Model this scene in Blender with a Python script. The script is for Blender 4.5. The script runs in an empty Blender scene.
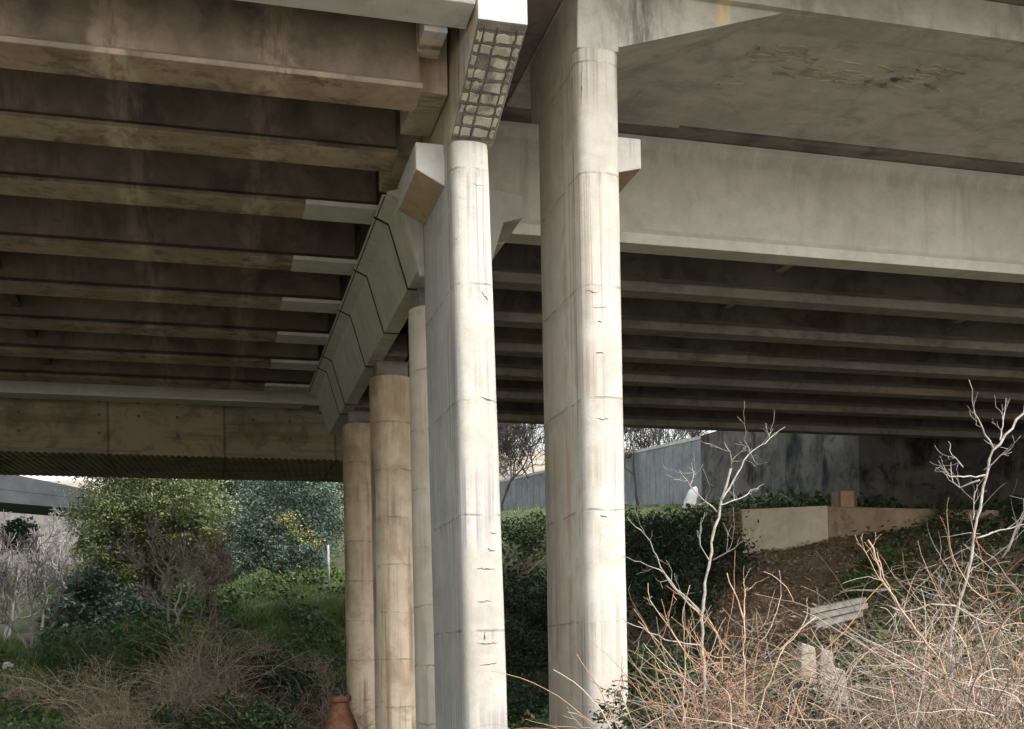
import bpy, math, random
import numpy as np
from mathutils import Vector, Matrix

# ------------------------------------------------------------------ scene, camera
S = bpy.context.scene
COL = S.collection
R = math.radians
FPX, W, H = 1150.0, 1024, 729
YAW, ROLL, HOR = math.atan(307 / FPX), R(1.03), 656.5
cy, sy = math.cos(YAW), math.sin(YAW)
RT, FW, UP = np.array((cy, -sy, 0.)), np.array((sy, cy, 0.)), np.array((0, 0, 1.))
RT2 = RT * math.cos(ROLL) - UP * math.sin(ROLL)
UP2 = UP * math.cos(ROLL) + RT * math.sin(ROLL)

def at(px, py, z):
    """a place seen at (px, py) and z metres ahead of the viewer"""
    return (FW + ((px - 512) * RT2 + (HOR - py) * UP2) / FPX) * z

cam = bpy.data.cameras.new('camera'); co = bpy.data.objects.new('camera', cam); COL.objects.link(co)
cam.sensor_width = 36; cam.lens = FPX / W * 36; cam.shift_y = (HOR - H / 2) / W
cam.clip_start = .1; cam.clip_end = 2000
co.rotation_euler = (Matrix.Rotation(-YAW, 3, 'Z') @ Matrix.Rotation(R(90), 3, 'X') @ Matrix.Rotation(-ROLL, 3, 'Z')).to_euler()
S.camera = co

# ------------------------------------------------------------------ mesh helpers
class MB:
    def __init__(s): s.v, s.f, s.m = [], [], []
    def quadface(s, pts, mi=0):
        n = len(s.v); s.v += [tuple(p) for p in pts]; s.f.append(tuple(range(n, n + len(pts)))); s.m.append(mi)
    def hexa(s, lo, hi, mi=0):
        """two matching rings of points closed into a solid"""
        n, k = len(s.v), len(lo)
        s.v += [tuple(p) for p in lo] + [tuple(p) for p in hi]
        s.f += [tuple(range(n + k - 1, n - 1, -1)), tuple(range(n + k, n + 2 * k))]; s.m += [mi, mi]
        for i in range(k):
            j = (i + 1) % k
            s.f.append((n + i, n + j, n + k + j, n + k + i)); s.m.append(mi)
    def box(s, x0, x1, y0, y1, z0, z1, mi=0):
        q = lambda z: [(x0, y0, z), (x1, y0, z), (x1, y1, z), (x0, y1, z)]
        s.hexa(q(z0), q(z1), mi)
    def prism_y(s, prof, y0, y1, mi=0):      # profile in (x, z)
        s.hexa([(x, y0, z) for x, z in prof], [(x, y1, z) for x, z in prof], mi)
    def prism_x(s, prof, x0, x1, mi=0, drop=0.):      # profile in (y, z)
        s.hexa([(x0, y, z) for y, z in prof], [(x1, y, z + drop) for y, z in prof], mi)
    def tube(s, pts, rad, n=5, mi=0, cap=True):
        pts = np.asarray(pts, float); k = len(pts)
        if k < 2: return
        rad = np.full(k, rad, float) if np.isscalar(rad) else np.asarray(rad, float)
        t = np.gradient(pts, axis=0); t /= np.linalg.norm(t, axis=1)[:, None] + 1e-9
        ref = np.array((0.31, 0.2, 0.93)); b = np.cross(t, ref); b /= np.linalg.norm(b, axis=1)[:, None] + 1e-6
        c = np.cross(t, b); a = np.arange(n) * 2 * math.pi / n
        ring = pts[:, None] + rad[:, None, None] * (np.cos(a)[None, :, None] * b[:, None] + np.sin(a)[None, :, None] * c[:, None])
        o = len(s.v); s.v += [tuple(p) for p in ring.reshape(-1, 3)]
        for i in range(k - 1):
            for j in range(n):
                q = (j + 1) % n
                s.f.append((o + i * n + j, o + i * n + q, o + (i + 1) * n + q, o + (i + 1) * n + j)); s.m.append(mi)
        if cap:
            s.f.append(tuple(o + (k - 1) * n + j for j in range(n))); s.m.append(mi)
            s.f.append(tuple(o + j for j in range(n - 1, -1, -1))); s.m.append(mi)
    def build(s, name, mats, parent=None, smooth=False, bevel=0., auto=None):
        me = bpy.data.meshes.new(name); me.from_pydata(s.v, [], s.f)
        mats = mats if isinstance(mats, (list, tuple)) else [mats]
        for m in mats: me.materials.append(m)
        if len(mats) > 1: me.polygons.foreach_set('material_index', s.m)
        if smooth or auto: me.polygons.foreach_set('use_smooth', [True] * len(s.f))
        me.validate(); me.update()
        if auto: me.set_sharp_from_angle(angle=R(auto))
        o = bpy.data.objects.new(name, me); COL.objects.link(o)
        if parent is not None:
            o.parent = parent
            top = parent
            off = Vector(parent.location)
            while top.parent: top = top.parent; off += Vector(top.location)
            o.location = -off
        if bevel:
            b = o.modifiers.new('bevel', 'BEVEL'); b.width = bevel; b.segments = 2; b.limit_method = 'ANGLE'; b.angle_limit = R(25)
        return o

def tag(o, label=None, cat=None, group=None, kind=None):
    for k, v in (('label', label), ('category', cat), ('group', group), ('kind', kind)):
        if v: o[k] = v
    return o

def thing(name, loc, label, cat, group=None):
    o = bpy.data.objects.new(name, None); COL.objects.link(o); o.location = tuple(float(c) for c in loc); o.empty_display_size = .3
    return tag(o, label, cat, group)

# ------------------------------------------------------------------ node helpers
class N:
    def __init__(s, name):
        s.mat = bpy.data.materials.new(name); s.mat.use_nodes = True; s.t = s.mat.node_tree
        s.t.nodes.clear(); s.out = s.t.nodes.new('ShaderNodeOutputMaterial')
        s.pos = s.t.nodes.new('ShaderNodeNewGeometry')
        s.sep = s.mk('ShaderNodeSeparateXYZ', {'Vector': s.P})
    @property
    def P(s): return s.pos.outputs['Position']
    def mk(s, typ, ins=None, **props):
        n = s.t.nodes.new(typ)
        for k, v in props.items(): setattr(n, k, v)
        for k, v in (ins or {}).items():
            q = n.inputs[k]
            if isinstance(v, bpy.types.NodeSocket): s.t.links.new(v, q)
            else: q.default_value = v
        return n
    def math(s, op, a, b=0., c=0., clamp=False): return s.mk('ShaderNodeMath', {0: a, 1: b, 2: c}, operation=op, use_clamp=clamp).outputs[0]
    def scaled(s, v): return s.mk('ShaderNodeVectorMath', {0: s.P, 1: v}, operation='MULTIPLY').outputs[0]
    def noise(s, scale, detail=5., rough=.6, dist=0., vec=None):
        v = s.P if vec is None else s.scaled(vec)
        return s.mk('ShaderNodeTexNoise', {'Vector': v, 'Scale': scale, 'Detail': detail, 'Roughness': rough, 'Distortion': dist}).outputs['Fac']
    def mr(s, v, a, b, c=0., d=1., smooth=True):
        return s.mk('ShaderNodeMapRange', {0: v, 1: a, 2: b, 3: c, 4: d}, interpolation_type='SMOOTHSTEP' if smooth else 'LINEAR').outputs[0]
    def mix(s, f, a, b, blend='MIX'):
        n = s.mk('ShaderNodeMix', data_type='RGBA', blend_type=blend)
        for k, v in ((0, f), (6, a), (7, b)):
            if isinstance(v, bpy.types.NodeSocket): s.t.links.new(v, n.inputs[k])
            else: n.inputs[k].default_value = v if k == 0 else (*v, 1)
        return n.outputs[2]
    def finish(s, col, rough=.9, height=None, bump=.3, dist=.02, spec=.3, trans=0.):
        b = s.mk('ShaderNodeBsdfPrincipled', {'Roughness': rough, 'Specular IOR Level': spec})
        if isinstance(col, bpy.types.NodeSocket): s.t.links.new(col, b.inputs['Base Color'])
        else: b.inputs['Base Color'].default_value = (*col, 1)
        if height is not None:
            s.t.links.new(s.mk('ShaderNodeBump', {'Height': height, 'Strength': bump, 'Distance': dist}).outputs[0], b.inputs['Normal'])
        sh = b.outputs[0]
        if trans:
            tr = s.mk('ShaderNodeBsdfTranslucent')
            if isinstance(col, bpy.types.NodeSocket): s.t.links.new(col, tr.inputs[0])
            else: tr.inputs[0].default_value = (*col, 1)
            m = s.mk('ShaderNodeMixShader', {0: trans, 1: sh, 2: tr.outputs[0]}); sh = m.outputs[0]
        s.t.links.new(sh, s.out.inputs[0]); return s.mat

def concrete(name, c1, c2, streak=None, streak_amt=.6, streak_vec=(5, 5, .22), streak_lo=.5, grime=None, grime_amt=.5, zones=(), lifts=None, board=None, bump=.35, rough=.92, seed=0., pits=.25, sep_axis=None):
    """weathered concrete; zones = [(axis, centre, half width, colour, amount, wander)] are stains and tints that keep their place"""
    n = N(name)
    big = n.noise(.45, 6, .62, .4); mid = n.noise(2.6, 6, .65, .3); fine = n.noise(38, 4, .7)
    col = n.mix(n.mr(big, .34, .66), c1, c2)
    col = n.mix(n.math('MULTIPLY', n.mr(mid, .45, .75), .35), col, tuple(x * .62 for x in c1))
    col = n.mix(n.math('MULTIPLY', n.mr(mid, .5, .28), .3), col, tuple(min(1, x * 1.22) for x in c2))
    if board:      # board marks of the formwork: long thin changes of tone along one axis
        bd = n.noise(1.0, 5, .7, .15, board)
        col = n.mix(n.math('MULTIPLY', n.mr(bd, .42, .62), .2), col, tuple(x * .55 for x in c1))
    if streak:
        st = n.noise(1.0, 6, .68, .25, streak_vec)
        wide = n.noise(.9, 3, .5)
        m = n.math('MULTIPLY', n.mr(st, streak_lo, streak_lo + .16), n.mr(wide, .36, .62))
        col = n.mix(n.math('MULTIPLY', m, streak_amt), col, streak)
    for ax, c, w, zc, amt, wander in zones:
        wob = n.noise(1.3, 5, .7, .5)
        d = n.math('ADD', n.sep.outputs[ax], n.math('MULTIPLY', n.math('SUBTRACT', wob, .5), wander * 2))
        d = n.math('ABSOLUTE', n.math('SUBTRACT', d, c))
        m = n.mr(d, w, w * .35)
        pt = n.noise(1.0, 5, .7, .2, (7, 2.2, 1.1))
        m = n.math('MULTIPLY', m, n.mr(pt, .36, .58))
        col = n.mix(n.math('MULTIPLY', m, amt), col, zc)
    if grime:
        g = n.noise(1.15, 7, .72, .9)
        col = n.mix(n.math('MULTIPLY', n.mr(g, .5, .68), grime_amt), col, grime)
    height = n.math('ADD', n.math('MULTIPLY', fine, .5), n.math('MULTIPLY', mid, .9))
    if lifts:      # the joints between one pour and the next
        z0, dz = lifts
        zz = n.math('ADD', n.sep.outputs[2], n.math('MULTIPLY', n.math('SUBTRACT', n.noise(2.2, 3, .6), .5), .09))
        fr = n.math('FRACT', n.math('DIVIDE', n.math('SUBTRACT', zz, z0 - 500 * dz), dz))
        d = n.math('MULTIPLY', n.math('MINIMUM', fr, n.math('SUBTRACT', 1., fr)), dz)
        ln = n.math('MULTIPLY', n.mr(d, .028, .006), n.mr(n.noise(3.1, 4, .6), .4, .6))
        below = n.math('MULTIPLY', n.mr(fr, .84, 1.0), n.mr(n.noise(1., 4, .6, 0, (8, 8, .5)), .45, .68))
        col = n.mix(n.math('MULTIPLY', below, .5), col, tuple(x * .45 for x in c1))
        col = n.mix(n.math('MULTIPLY', ln, .42), col, tuple(x * .2 for x in c1))
        height = n.math('SUBTRACT', height, n.math('MULTIPLY', ln, 1.3))
    pit = n.mk('ShaderNodeTexVoronoi', {'Vector': n.P, 'Scale': 9.}).outputs['Distance']
    pm = n.math('MULTIPLY', n.mr(pit, .16, .06), n.mr(n.noise(1.7, 3), .5, .62))
    col = n.mix(n.math('MULTIPLY', pm, pits), col, tuple(x * .3 for x in c1))
    col = n.mix(n.math('MULTIPLY', n.mr(fine, .35, .7), .16), col, tuple(x * .55 for x in c1))
    height = n.math('SUBTRACT', height, n.math('MULTIPLY', pm, .6))
    return n.finish(col, rough, height, bump, .025)

def plain(name, a, b, scale=3., bump=.2, rough=.9):
    n = N(name); f = n.noise(scale, 6, .65, .3)
    return n.finish(n.mix(n.mr(f, .3, .7), a, b), rough, n.noise(scale * 6, 4), bump, .01)

def island(name, stops, rough=.75, trans=0., spec=.25, wash=None):
    """each leaf or twig takes its own tone"""
    n = N(name); r = n.mk('ShaderNodeValToRGB', {0: n.pos.outputs['Random Per Island']})
    e = r.color_ramp.elements
    for i, (p, c) in enumerate(stops):
        q = e[i] if i < 2 else e.new(p)
        q.position = p; q.color = (*c, 1)
    col = r.outputs[0]
    if wash: col = n.mix(n.math('MULTIPLY', n.mr(n.noise(wash[0], 4), .4, .65), wash[2]), col, wash[1])
    return n.finish(col, rough, trans=trans, spec=spec)

# ------------------------------------------------------------------ materials
M = {}
WARM, WARM2 = (.385, .36, .32), (.475, .45, .41)
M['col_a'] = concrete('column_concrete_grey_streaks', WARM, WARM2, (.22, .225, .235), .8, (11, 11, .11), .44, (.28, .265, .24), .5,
    zones=[(1, 17.5, 1.25, (.36, .37, .385), .5, .1), (1, 16.28, .04, (.2, .2, .2), .7, .02)], lifts=(.37, 1.65))  # zones: bluish-grey tint along the flank, dark line where the nose begins
M['col_b'] = concrete('column_concrete_brown_streaks', WARM, WARM2, (.25, .205, .155), .75, (11, 11, .1), .45, (.28, .255, .22), .45,
    zones=[(1, 17.1, .8, (.40, .34, .27), .55, .1), (1, 16.2, .045, (.17, .16, .15), .8, .03), (1, 16.72, .12, (.30, .21, .14), .65, .06)], lifts=(.48, 1.64))
M['col_c'] = concrete('column_concrete_tan', (.45, .36, .26), (.54, .46, .36), (.21, .145, .09), .9, (4, 4, .13), .44, (.24, .175, .115), .65, zones=[(2, 5.3, 1.1, (.34, .25, .155), .7, .6), (2, 2.6, .5, (.30, .225, .15), .5, .5)], lifts=(1.0, 1.03))
M['col_d'] = concrete('column_concrete_pale', (.46, .405, .335), (.53, .475, .405), (.28, .24, .20), .7, (5, 5, .12), .48, (.36, .33, .30), .4, lifts=(.9, 1.03))
M['painted'] = concrete('coated_concrete', (.42, .405, .36), (.48, .465, .42), (.25, .235, .19), .45, (2.2, 2.2, .22), .5, (.33, .31, .26), .35, zones=[(2, 9.62, .24, (.27, .25, .2), .35, .25)], pits=.08, bump=.15)
M['painted_pale'] = concrete('coated_pale_concrete', (.48, .465, .42), (.55, .535, .49), (.27, .26, .23), .35, (3, 3, .3), .52, (.3, .28, .25), .3, pits=.1, bump=.15)
M['white'] = concrete('weathered_white_concrete', (.44, .425, .395), (.52, .505, .475), (.2, .205, .215), .65, (6, 6, .2), .5, (.3, .29, .28), .35)
M['soot'] = concrete('stained_girder_concrete', (.115, .09, .068), (.195, .155, .118), (.045, .037, .03), .8, (.7, 4, .5), .46, (.075, .06, .052), .6,
    zones=[(0, -1.0, .32, (.36, .28, .21), .4, .5), (0, 1.05, .26, (.36, .27, .2), .38, .5), (0, -6.4, .5, (.26, .2, .15), .5, .4), (0, -2.6, .7, (.24, .18, .14), .45, .5)])
M['flange'] = concrete('stained_lit_flange_concrete', (.32, .225, .165), (.44, .325, .245), (.13, .095, .072), .85, (2.2, 3, 2.2), .46, (.10, .08, .066), .75,
    zones=[(0, -1.0, .34, (.55, .45, .35), .85, .45), (0, 1.05, .26, (.53, .42, .32), .8, .45), (0, -2.6, .6, (.42, .33, .25), .5, .5)])  # stains over a paler base that stands in for bounce light from below
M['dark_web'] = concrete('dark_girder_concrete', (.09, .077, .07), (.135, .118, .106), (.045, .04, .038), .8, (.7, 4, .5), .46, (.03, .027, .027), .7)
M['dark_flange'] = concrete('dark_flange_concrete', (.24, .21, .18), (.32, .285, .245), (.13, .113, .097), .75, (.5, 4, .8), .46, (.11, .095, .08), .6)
M['slab'] = concrete('dark_slab_concrete', (.18, .155, .145), (.24, .21, .195), (.05, .045, .045), .7, (.5, 2, 1), .46, (.05, .045, .045), .6)
M['soffit'] = concrete('rough_soffit_concrete', (.45, .415, .39), (.54, .50, .475), (.22, .20, .19), .5, (1.1, 2.2, 1), .47, (.22, .20, .19), .5, board=(.5, 3, 2), bump=.9)
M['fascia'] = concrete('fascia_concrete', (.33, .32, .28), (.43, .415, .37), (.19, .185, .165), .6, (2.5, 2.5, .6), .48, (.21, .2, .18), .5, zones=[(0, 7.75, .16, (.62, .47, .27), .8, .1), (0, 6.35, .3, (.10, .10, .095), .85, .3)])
M['capside'] = concrete('cap_side_concrete', (.43, .345, .255), (.54, .45, .35), (.22, .15, .10), .85, (1, 6, .12), .44, (.2, .15, .11), .4,
    zones=[(1, 15.1, .34, (.40, .43, .47), .9, .15), (1, 15.55, .08, (.10, .10, .10), .9, .06)])
M['spall'] = concrete('spalled_concrete', (.13, .115, .095), (.2, .18, .15), (.08, .075, .065), .6, (3, 3, 3), .47, (.075, .072, .068), .85, bump=1.0)
M['cover'] = concrete('broken_cover_concrete', (.36, .32, .26), (.47, .43, .36), (.2, .18, .14), .6, (3, 3, 3), .47, (.07, .068, .062), .95, bump=1.)
M['rebar'] = plain('rusty_rebar', (.06, .05, .045), (.12, .085, .06), 9)
M['crack'] = plain('crack_dark', (.07, .064, .06), (.14, .125, .11), 20)
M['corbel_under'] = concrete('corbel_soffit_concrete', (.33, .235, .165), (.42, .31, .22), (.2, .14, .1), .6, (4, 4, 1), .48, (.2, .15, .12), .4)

n = N('panelled_beam_concrete')      # formwork panels of different pours, 3.4 m each
cell = n.math('FLOOR', n.math('DIVIDE', n.math('ADD', n.sep.outputs[0], 2.7 + 34), 3.4))
rnd = n.mk('ShaderNodeTexWhiteNoise', {'W': cell}, noise_dimensions='1D').outputs['Value']
fr = n.math('FRACT', n.math('DIVIDE', n.math('ADD', n.sep.outputs[0], 2.7 + 34), 3.4))
seam = n.mr(n.math('MINIMUM', fr, n.math('SUBTRACT', 1., fr)), .018, .003)
c = n.mix(rnd, (.20, .22, .145), (.42, .30, .21))
c = n.mix(n.math('MULTIPLY', n.mr(n.noise(1., 5, .7, .2, (.25, 3, 3)), .45, .62), .5), c, (.10, .098, .07))
c = n.mix(n.math('MULTIPLY', n.mr(n.noise(1.2, 6, .7, .6), .46, .66), .55), c, (.085, .085, .06))
c = n.mix(n.math('MULTIPLY', n.mr(n.noise(2.5, 6, .7, .6), .58, .7), .4), c, (.32, .27, .2))
c = n.mix(n.math('MULTIPLY', seam, .6), c, (.05, .048, .035))
M['panel'] = n.finish(c, .93, n.noise(20, 5), .3, .02)

def mono(name, c, rough=.8): return N(name).finish(c, rough)
M['dark'] = mono('joint_dark', (.03, .028, .025))

# leaves and twigs
M['leaf_olive'] = island('olive_leaf', [(0, (.15, .185, .08)), (.5, (.23, .265, .12)), (1, (.34, .365, .19))], trans=.25, wash=(.9, (.05, .075, .04), .75))
M['leaf_blue'] = island('bluish_leaf', [(0, (.08, .125, .095)), (.55, (.125, .18, .135)), (1, (.21, .265, .195))], trans=.2, wash=(.9, (.03, .05, .04), .75))
M['leaf_dark'] = island('dark_leaf', [(0, (.014, .03, .016)), (.6, (.03, .055, .026)), (1, (.08, .10, .05))], trans=.12)
M['leaf_green'] = island('green_leaf', [(0, (.03, .065, .02)), (.5, (.06, .11, .032)), (1, (.12, .16, .05))], trans=.2)
M['leaf_ivy'] = island('undergrowth_leaf', [(0, (.02, .045, .02)), (.5, (.04, .075, .03)), (.85, (.08, .11, .04)), (1, (.15, .12, .07))], trans=.15)
M['flower'] = island('yellow_flower', [(0, (.30, .27, .06)), (1, (.48, .42, .13))], trans=.2)
M['grass'] = island('grass_blade', [(0, (.05, .10, .028)), (.5, (.11, .185, .055)), (.85, (.18, .25, .085)), (1, (.30, .28, .15))], trans=.25, wash=(.35, (.04, .075, .02), .6))
M['twig_red'] = island('reddish_cane', [(0, (.16, .08, .045)), (.4, (.34, .18, .105)), (.75, (.44, .27, .17)), (1, (.46, .38, .30))])
M['twig_tan'] = island('tan_cane', [(0, (.085, .065, .05)), (.4, (.21, .165, .13)), (.8, (.35, .29, .24)), (1, (.48, .44, .39))])
M['twig_grey'] = island('grey_twig', [(0, (.16, .135, .11)), (.6, (.29, .255, .215)), (1, (.42, .39, .35))])
M['twig_brown'] = island('brown_twig', [(0, (.085, .06, .045)), (.6, (.18, .135, .10)), (1, (.30, .24, .18))])
M['twig_pale'] = island('pale_twig', [(0, (.17, .155, .145)), (.6, (.30, .28, .265)), (1, (.46, .44, .42))])
M['twig_drab'] = island('drab_twig', [(0, (.10, .08, .055)), (.5, (.25, .205, .15)), (.9, (.38, .325, .25)), (1, (.5, .45, .38))])
M['twig_dark'] = island('dark_twig', [(0, (.02, .017, .015)), (1, (.06, .05, .042))])
M['bark_pale'] = plain('pale_bark', (.37, .345, .31), (.2, .18, .155), 16)
M['bark_red'] = plain('reddish_bark', (.36, .22, .14), (.45, .35, .26), 14)
M['bark'] = plain('brown_bark', (.10, .08, .06), (.18, .14, .11), 9)

# ------------------------------------------------------------------ bridge: columns
DEEP = -4.2
NOSE = .19
def pill(x0, x1, y0, y1, k=14):
    """outline of a blade column with round noses, straight between y0 and y1"""
    xc, r = (x0 + x1) / 2, (x1 - x0) / 2
    sg = lambda c: math.copysign(abs(c) ** .76, c)
    a = [math.pi + math.pi * i / k for i in range(k + 1)]
    return [(xc + r * sg(math.cos(t)), y0 + NOSE * sg(math.sin(t))) for t in a] + [(xc + r * sg(math.cos(t)), y1 + NOSE * sg(math.sin(t))) for t in [math.pi * i / k for i in range(k + 1)]]

def shaft(outline, ztop, name, mat, parent, zbot=DEEP, step=.55, rng=None, taper=0., lean=0.):
    """a column built of rings, slightly uneven as cast concrete is"""
    mb = MB(); k = len(outline); zs = list(np.arange(zbot, ztop, step)) + [ztop]
    cx = sum(p[0] for p in outline) / k; cyy = sum(p[1] for p in outline) / k
    for z in zs:
        d = rng.uniform(-.004, .004)
        for x, y in outline:
            l = math.hypot(x - cx, y - cyy)
            mb.v.append((x + (x - cx) / l * d + max(0., x - cx) * taper * (4 - z) - lean * max(0., z) / 7.4, y + (y - cyy) / l * d, z))
    for i in range(len(zs) - 1):
        for j in range(k):
            q = (j + 1) % k
            mb.f.append((i * k + j, i * k + q, (i + 1) * k + q, (i + 1) * k + j)); mb.m.append(0)
    mb.f += [tuple(range(k - 1, -1, -1)), tuple((len(zs) - 1) * k + j for j in range(k))]; mb.m += [0, 0]
    return mb.build(name, mat, parent, auto=35)

def nose_hit(px, py, x0, x1, y0):
    """where a mark seen at (px, py) lies on the round nose or the flank of a blade column"""
    d = at(px, py, 1.); xc, r = (x0 + x1) / 2, (x1 - x0) / 2; e = 2 / .76
    y = y0
    for _ in range(8):
        u = (d[0] / d[1] * y - xc) / r
        if u < -.97: return d * (x0 / d[0])
        y = y0 - NOSE * (max(0., 1 - min(.97, abs(u)) ** e)) ** (1 / e)
    return d * (y / d[1])

def cracks(lines, x0, x1, y0, name, parent, seed):
    rg = random.Random(seed); mb = MB()
    for ln in lines:
        pts = []
        for (ax, ay), (bx, by) in zip(ln[:-1], ln[1:]):
            m = max(3, int(math.hypot(bx - ax, by - ay) / 2.2))
            for i in range(m):
                t = i / m
                pts.append(nose_hit(ax + (bx - ax) * t + rg.uniform(-.4, .4), ay + (by - ay) * t + rg.uniform(-1, 1), x0, x1, y0))
        k = len(pts)
        mb.tube(pts, [.0015 + .0065 * math.sin(math.pi * (i + .5) / k) * rg.uniform(.25, 1.3) for i in range(k)], 5)
        if k > 7 and rg.random() < .25:
            q = rg.randint(2, k - 3); s_ = rg.choice((-1, 1)); c0 = pts[q]
            mb.tube([c0 + np.array((.012 * i * rg.uniform(-1, 1), -.0, s_ * .022 * i)) for i in range(5)], [.006, .005, .004, .003, .002], 4)
    mb.build(name, M['crack'], parent)

rng = random.Random(7)
A0, A1, AY0, AY1 = 3.57, 4.165, 16.15, 18.2
B0, B1, BY0, BY1 = 5.40, 6.05, 16.08, 17.9
colA = thing('concrete_column', (3.88, 17.2, -3), 'tall pale blade-shaped column with grey streaks and cracks, under the raking cap with exposed rebar', 'column', 'blade columns at the outer edge')
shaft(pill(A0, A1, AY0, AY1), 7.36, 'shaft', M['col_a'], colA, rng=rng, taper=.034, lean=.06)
cracks([[(477.4, 568.4), (498, 569.6)], [(477.4, 601), (493, 601.6)], [(477, 643), (503, 643)], [(484.7, 632), (485.4, 643)], [(480, 665), (503, 663)],
        [(496, 678), (499.5, 687.5), (497, 694.4)], [(459, 183), (484, 185.7)], [(454.8, 170.5), (467, 167)], [(456, 226), (456.4, 248)], [(457.7, 312), (458.2, 358)],
        [(479, 290.6), (490, 301)], [(481, 396), (493, 401)], [(491, 533), (499, 534)], [(488, 549), (498, 551)]], A0, A1, AY0, 'crack', colA, 3)
def corbel(x_in, x_out, y0, y1, ztop, parent, di=.66, do=.40):
    mb = MB(); zi, zo = ztop - di, ztop - do
    lo = [(x_in, y0, zi), (x_out, y0, zo), (x_out, y0, ztop), (x_in, y0, ztop)]
    mb.hexa(lo, [(x, y1, z) for x, _, z in lo])
    if x_out < x_in: mb.f = [tuple(reversed(f)) for f in mb.f]
    o = mb.build('corbel', [M['white'], M['corbel_under']], parent, bevel=.018)
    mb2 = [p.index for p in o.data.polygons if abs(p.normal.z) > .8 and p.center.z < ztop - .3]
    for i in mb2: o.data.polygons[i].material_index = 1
corbel(A0 + .03, 3.09, 16.5, 18.1, 7.52, colA)

colB = thing('concrete_column', (5.72, 17.0, -3), 'tallest pale blade-shaped column with a brown-streaked flank, standing apart nearest the brambles', 'column', 'blade columns at the outer edge')
shaft(pill(B0, B1, BY0, BY1), 8.87, 'shaft', M['col_b'], colB, rng=rng)
cracks([[(593.4, 306.5), (609, 308)], [(596, 352), (606, 354.7)], [(596, 418.4), (611.8, 419.8)], [(585, 291), (600, 292.5)], [(597, 321), (604, 322)], [(582, 61), (581, 108)], [(600, 515), (609, 518)]], B0, B1, BY0, 'crack', colB, 5)
corbel(B1 - .004, 6.68, 16.7, 18.1, 8.0, colB, .62, .46)

def ring(x, y, r, k=28): return [(x + r * math.cos(2 * math.pi * i / k), y + r * math.sin(2 * math.pi * i / k)) for i in range(k)]
CAPX0, CAPX1, CAPZ = 3.56, 4.66, 6.5
for yy, mat, lab in ((20.05, 'col_d', 'pale round column almost hidden directly behind the cracked blade column'),
                     (25.1, 'col_c', 'tan round column under the cap beam, second from the far end of its row'),
                     (30.25, 'col_c', 'farthest round tan column at the far end of the cap beam')):
    c = thing('concrete_column', (4.07, yy, -3), lab, 'column', 'round columns under the cap beam')
    shaft(ring(4.055, yy, .475), 6.13, 'shaft', M[mat], c, rng=rng)
    mb = MB(); mb.box(3.72, 4.4, yy - .2, yy + .4, 6.134, 6.496); mb.box(3.87, 4.33, yy - .62, yy + .62, 6.502, 7.0); mb.build('collar', M['slab'], c, bevel=.01)

# ------------------------------------------------------------------ bridge: pier caps
cap = thing('pier_cap', (4.1, 19, 6.5), 'grey jacketed cap beam with sloping panelled sides along the tops of the round columns', 'cap beam')
prof = lambda d=0.: [(CAPX0 + d, CAPZ + d), (CAPX0 + .3, CAPZ + d), (CAPX0 + .3, 7.1), (CAPX0 + .3, 7.72 - d), (2.98 + d, 7.72 - d * .5), (CAPX0 - .32 + d, 7.60)]
mir = lambda p: [(CAPX0 + CAPX1 + .06 - x, z) for x, z in reversed(p)]
RP = [(4.42, 7.72), (4.42, 6.5), (4.71, 6.5), (5.02, 7.36), (5.355, 7.46), (5.355, 7.72)]
cuts = [18.95, 20.0, 22.8, 25.5, 29.4, 30.6, 33.5]
core = MB(); core.prism_y(prof(.035), 19.0, 33.4); core.prism_y(mir(prof(.035)), 19.0, 33.4); core.box(3.87, 4.35, 19.05, 33.4, 7.08, 7.7)
core.build('core', M['dark'], cap)
for a, b in zip(cuts[:-1], cuts[1:]):
    for f, nm in ((prof(), 'side_panel'), (RP, 'side_panel')):
        mb = MB(); mb.prism_y(f, a + .045, b - .045); mb.build(nm, M['painted'], cap, bevel=.008)
for a in cuts[1:-1]:
    mb = MB(); mb.prism_y([(x - .004 if x < 3.6 else x, z - .004 if z < 6.6 else z) for x, z in prof()], a - .043, a + .043); mb.build('joint', M['dark'], cap)
mb = MB()
face = [(CAPX0 + .012, CAPZ - .14), (CAPX1 + .04, CAPZ - .14), (CAPX1 + .36, 7.36), (CAPX1 + .70, 7.46), (CAPX1 + .70, 7.84), (CAPX1 + .2, 7.9), (3.62, 7.9), (3.04, 7.715), (CAPX0 - .30, 7.6)]
mb.prism_y(face, 18.84, 18.955); mb.build('end_panel', M['painted_pale'], cap, bevel=.01)
mb = MB(); mb.box(3.6, 4.62, 18.95, 36.5, 7.723, 9.87); mb.build('stem', M['capside'], cap, bevel=.01)

wc = thing('pier_cap', (3.88, 16.5, 7.6), 'short weathered cap cantilevered over the cracked blade column, its raking underside showing a rebar grid', 'cap beam')
x0, x1 = A0 - .006, A1 + .012
mb = MB()
sec = [(14.62, 8.36), (16.02, 7.365), (18.5, 7.365), (18.94, 7.75), (18.94, 9.88), (15.12, 9.88), (15.12, 10.6), (14.62, 10.6)]
mb.prism_x(sec, x0, x1)
mb.f = [tuple(reversed(f)) for f in mb.f]
o = mb.build('beam', [M['capside'], M['white'], M['spall']], wc)
o.data.update()
import bmesh
bm = bmesh.new(); bm.from_mesh(o.data); bmesh.ops.recalc_face_normals(bm, faces=bm.faces); bm.to_mesh(o.data); bm.free()
for p in o.data.polygons:
    if p.normal.y < -.8 and p.center.y < 15: p.material_index = 1
    elif p.normal.z < -.3 and p.normal.y < -.1: p.material_index = 2
b_ = o.modifiers.new('bevel', 'BEVEL'); b_.width = .015; b_.segments = 2; b_.limit_method = 'ANGLE'; b_.angle_limit = R(25)
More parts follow.
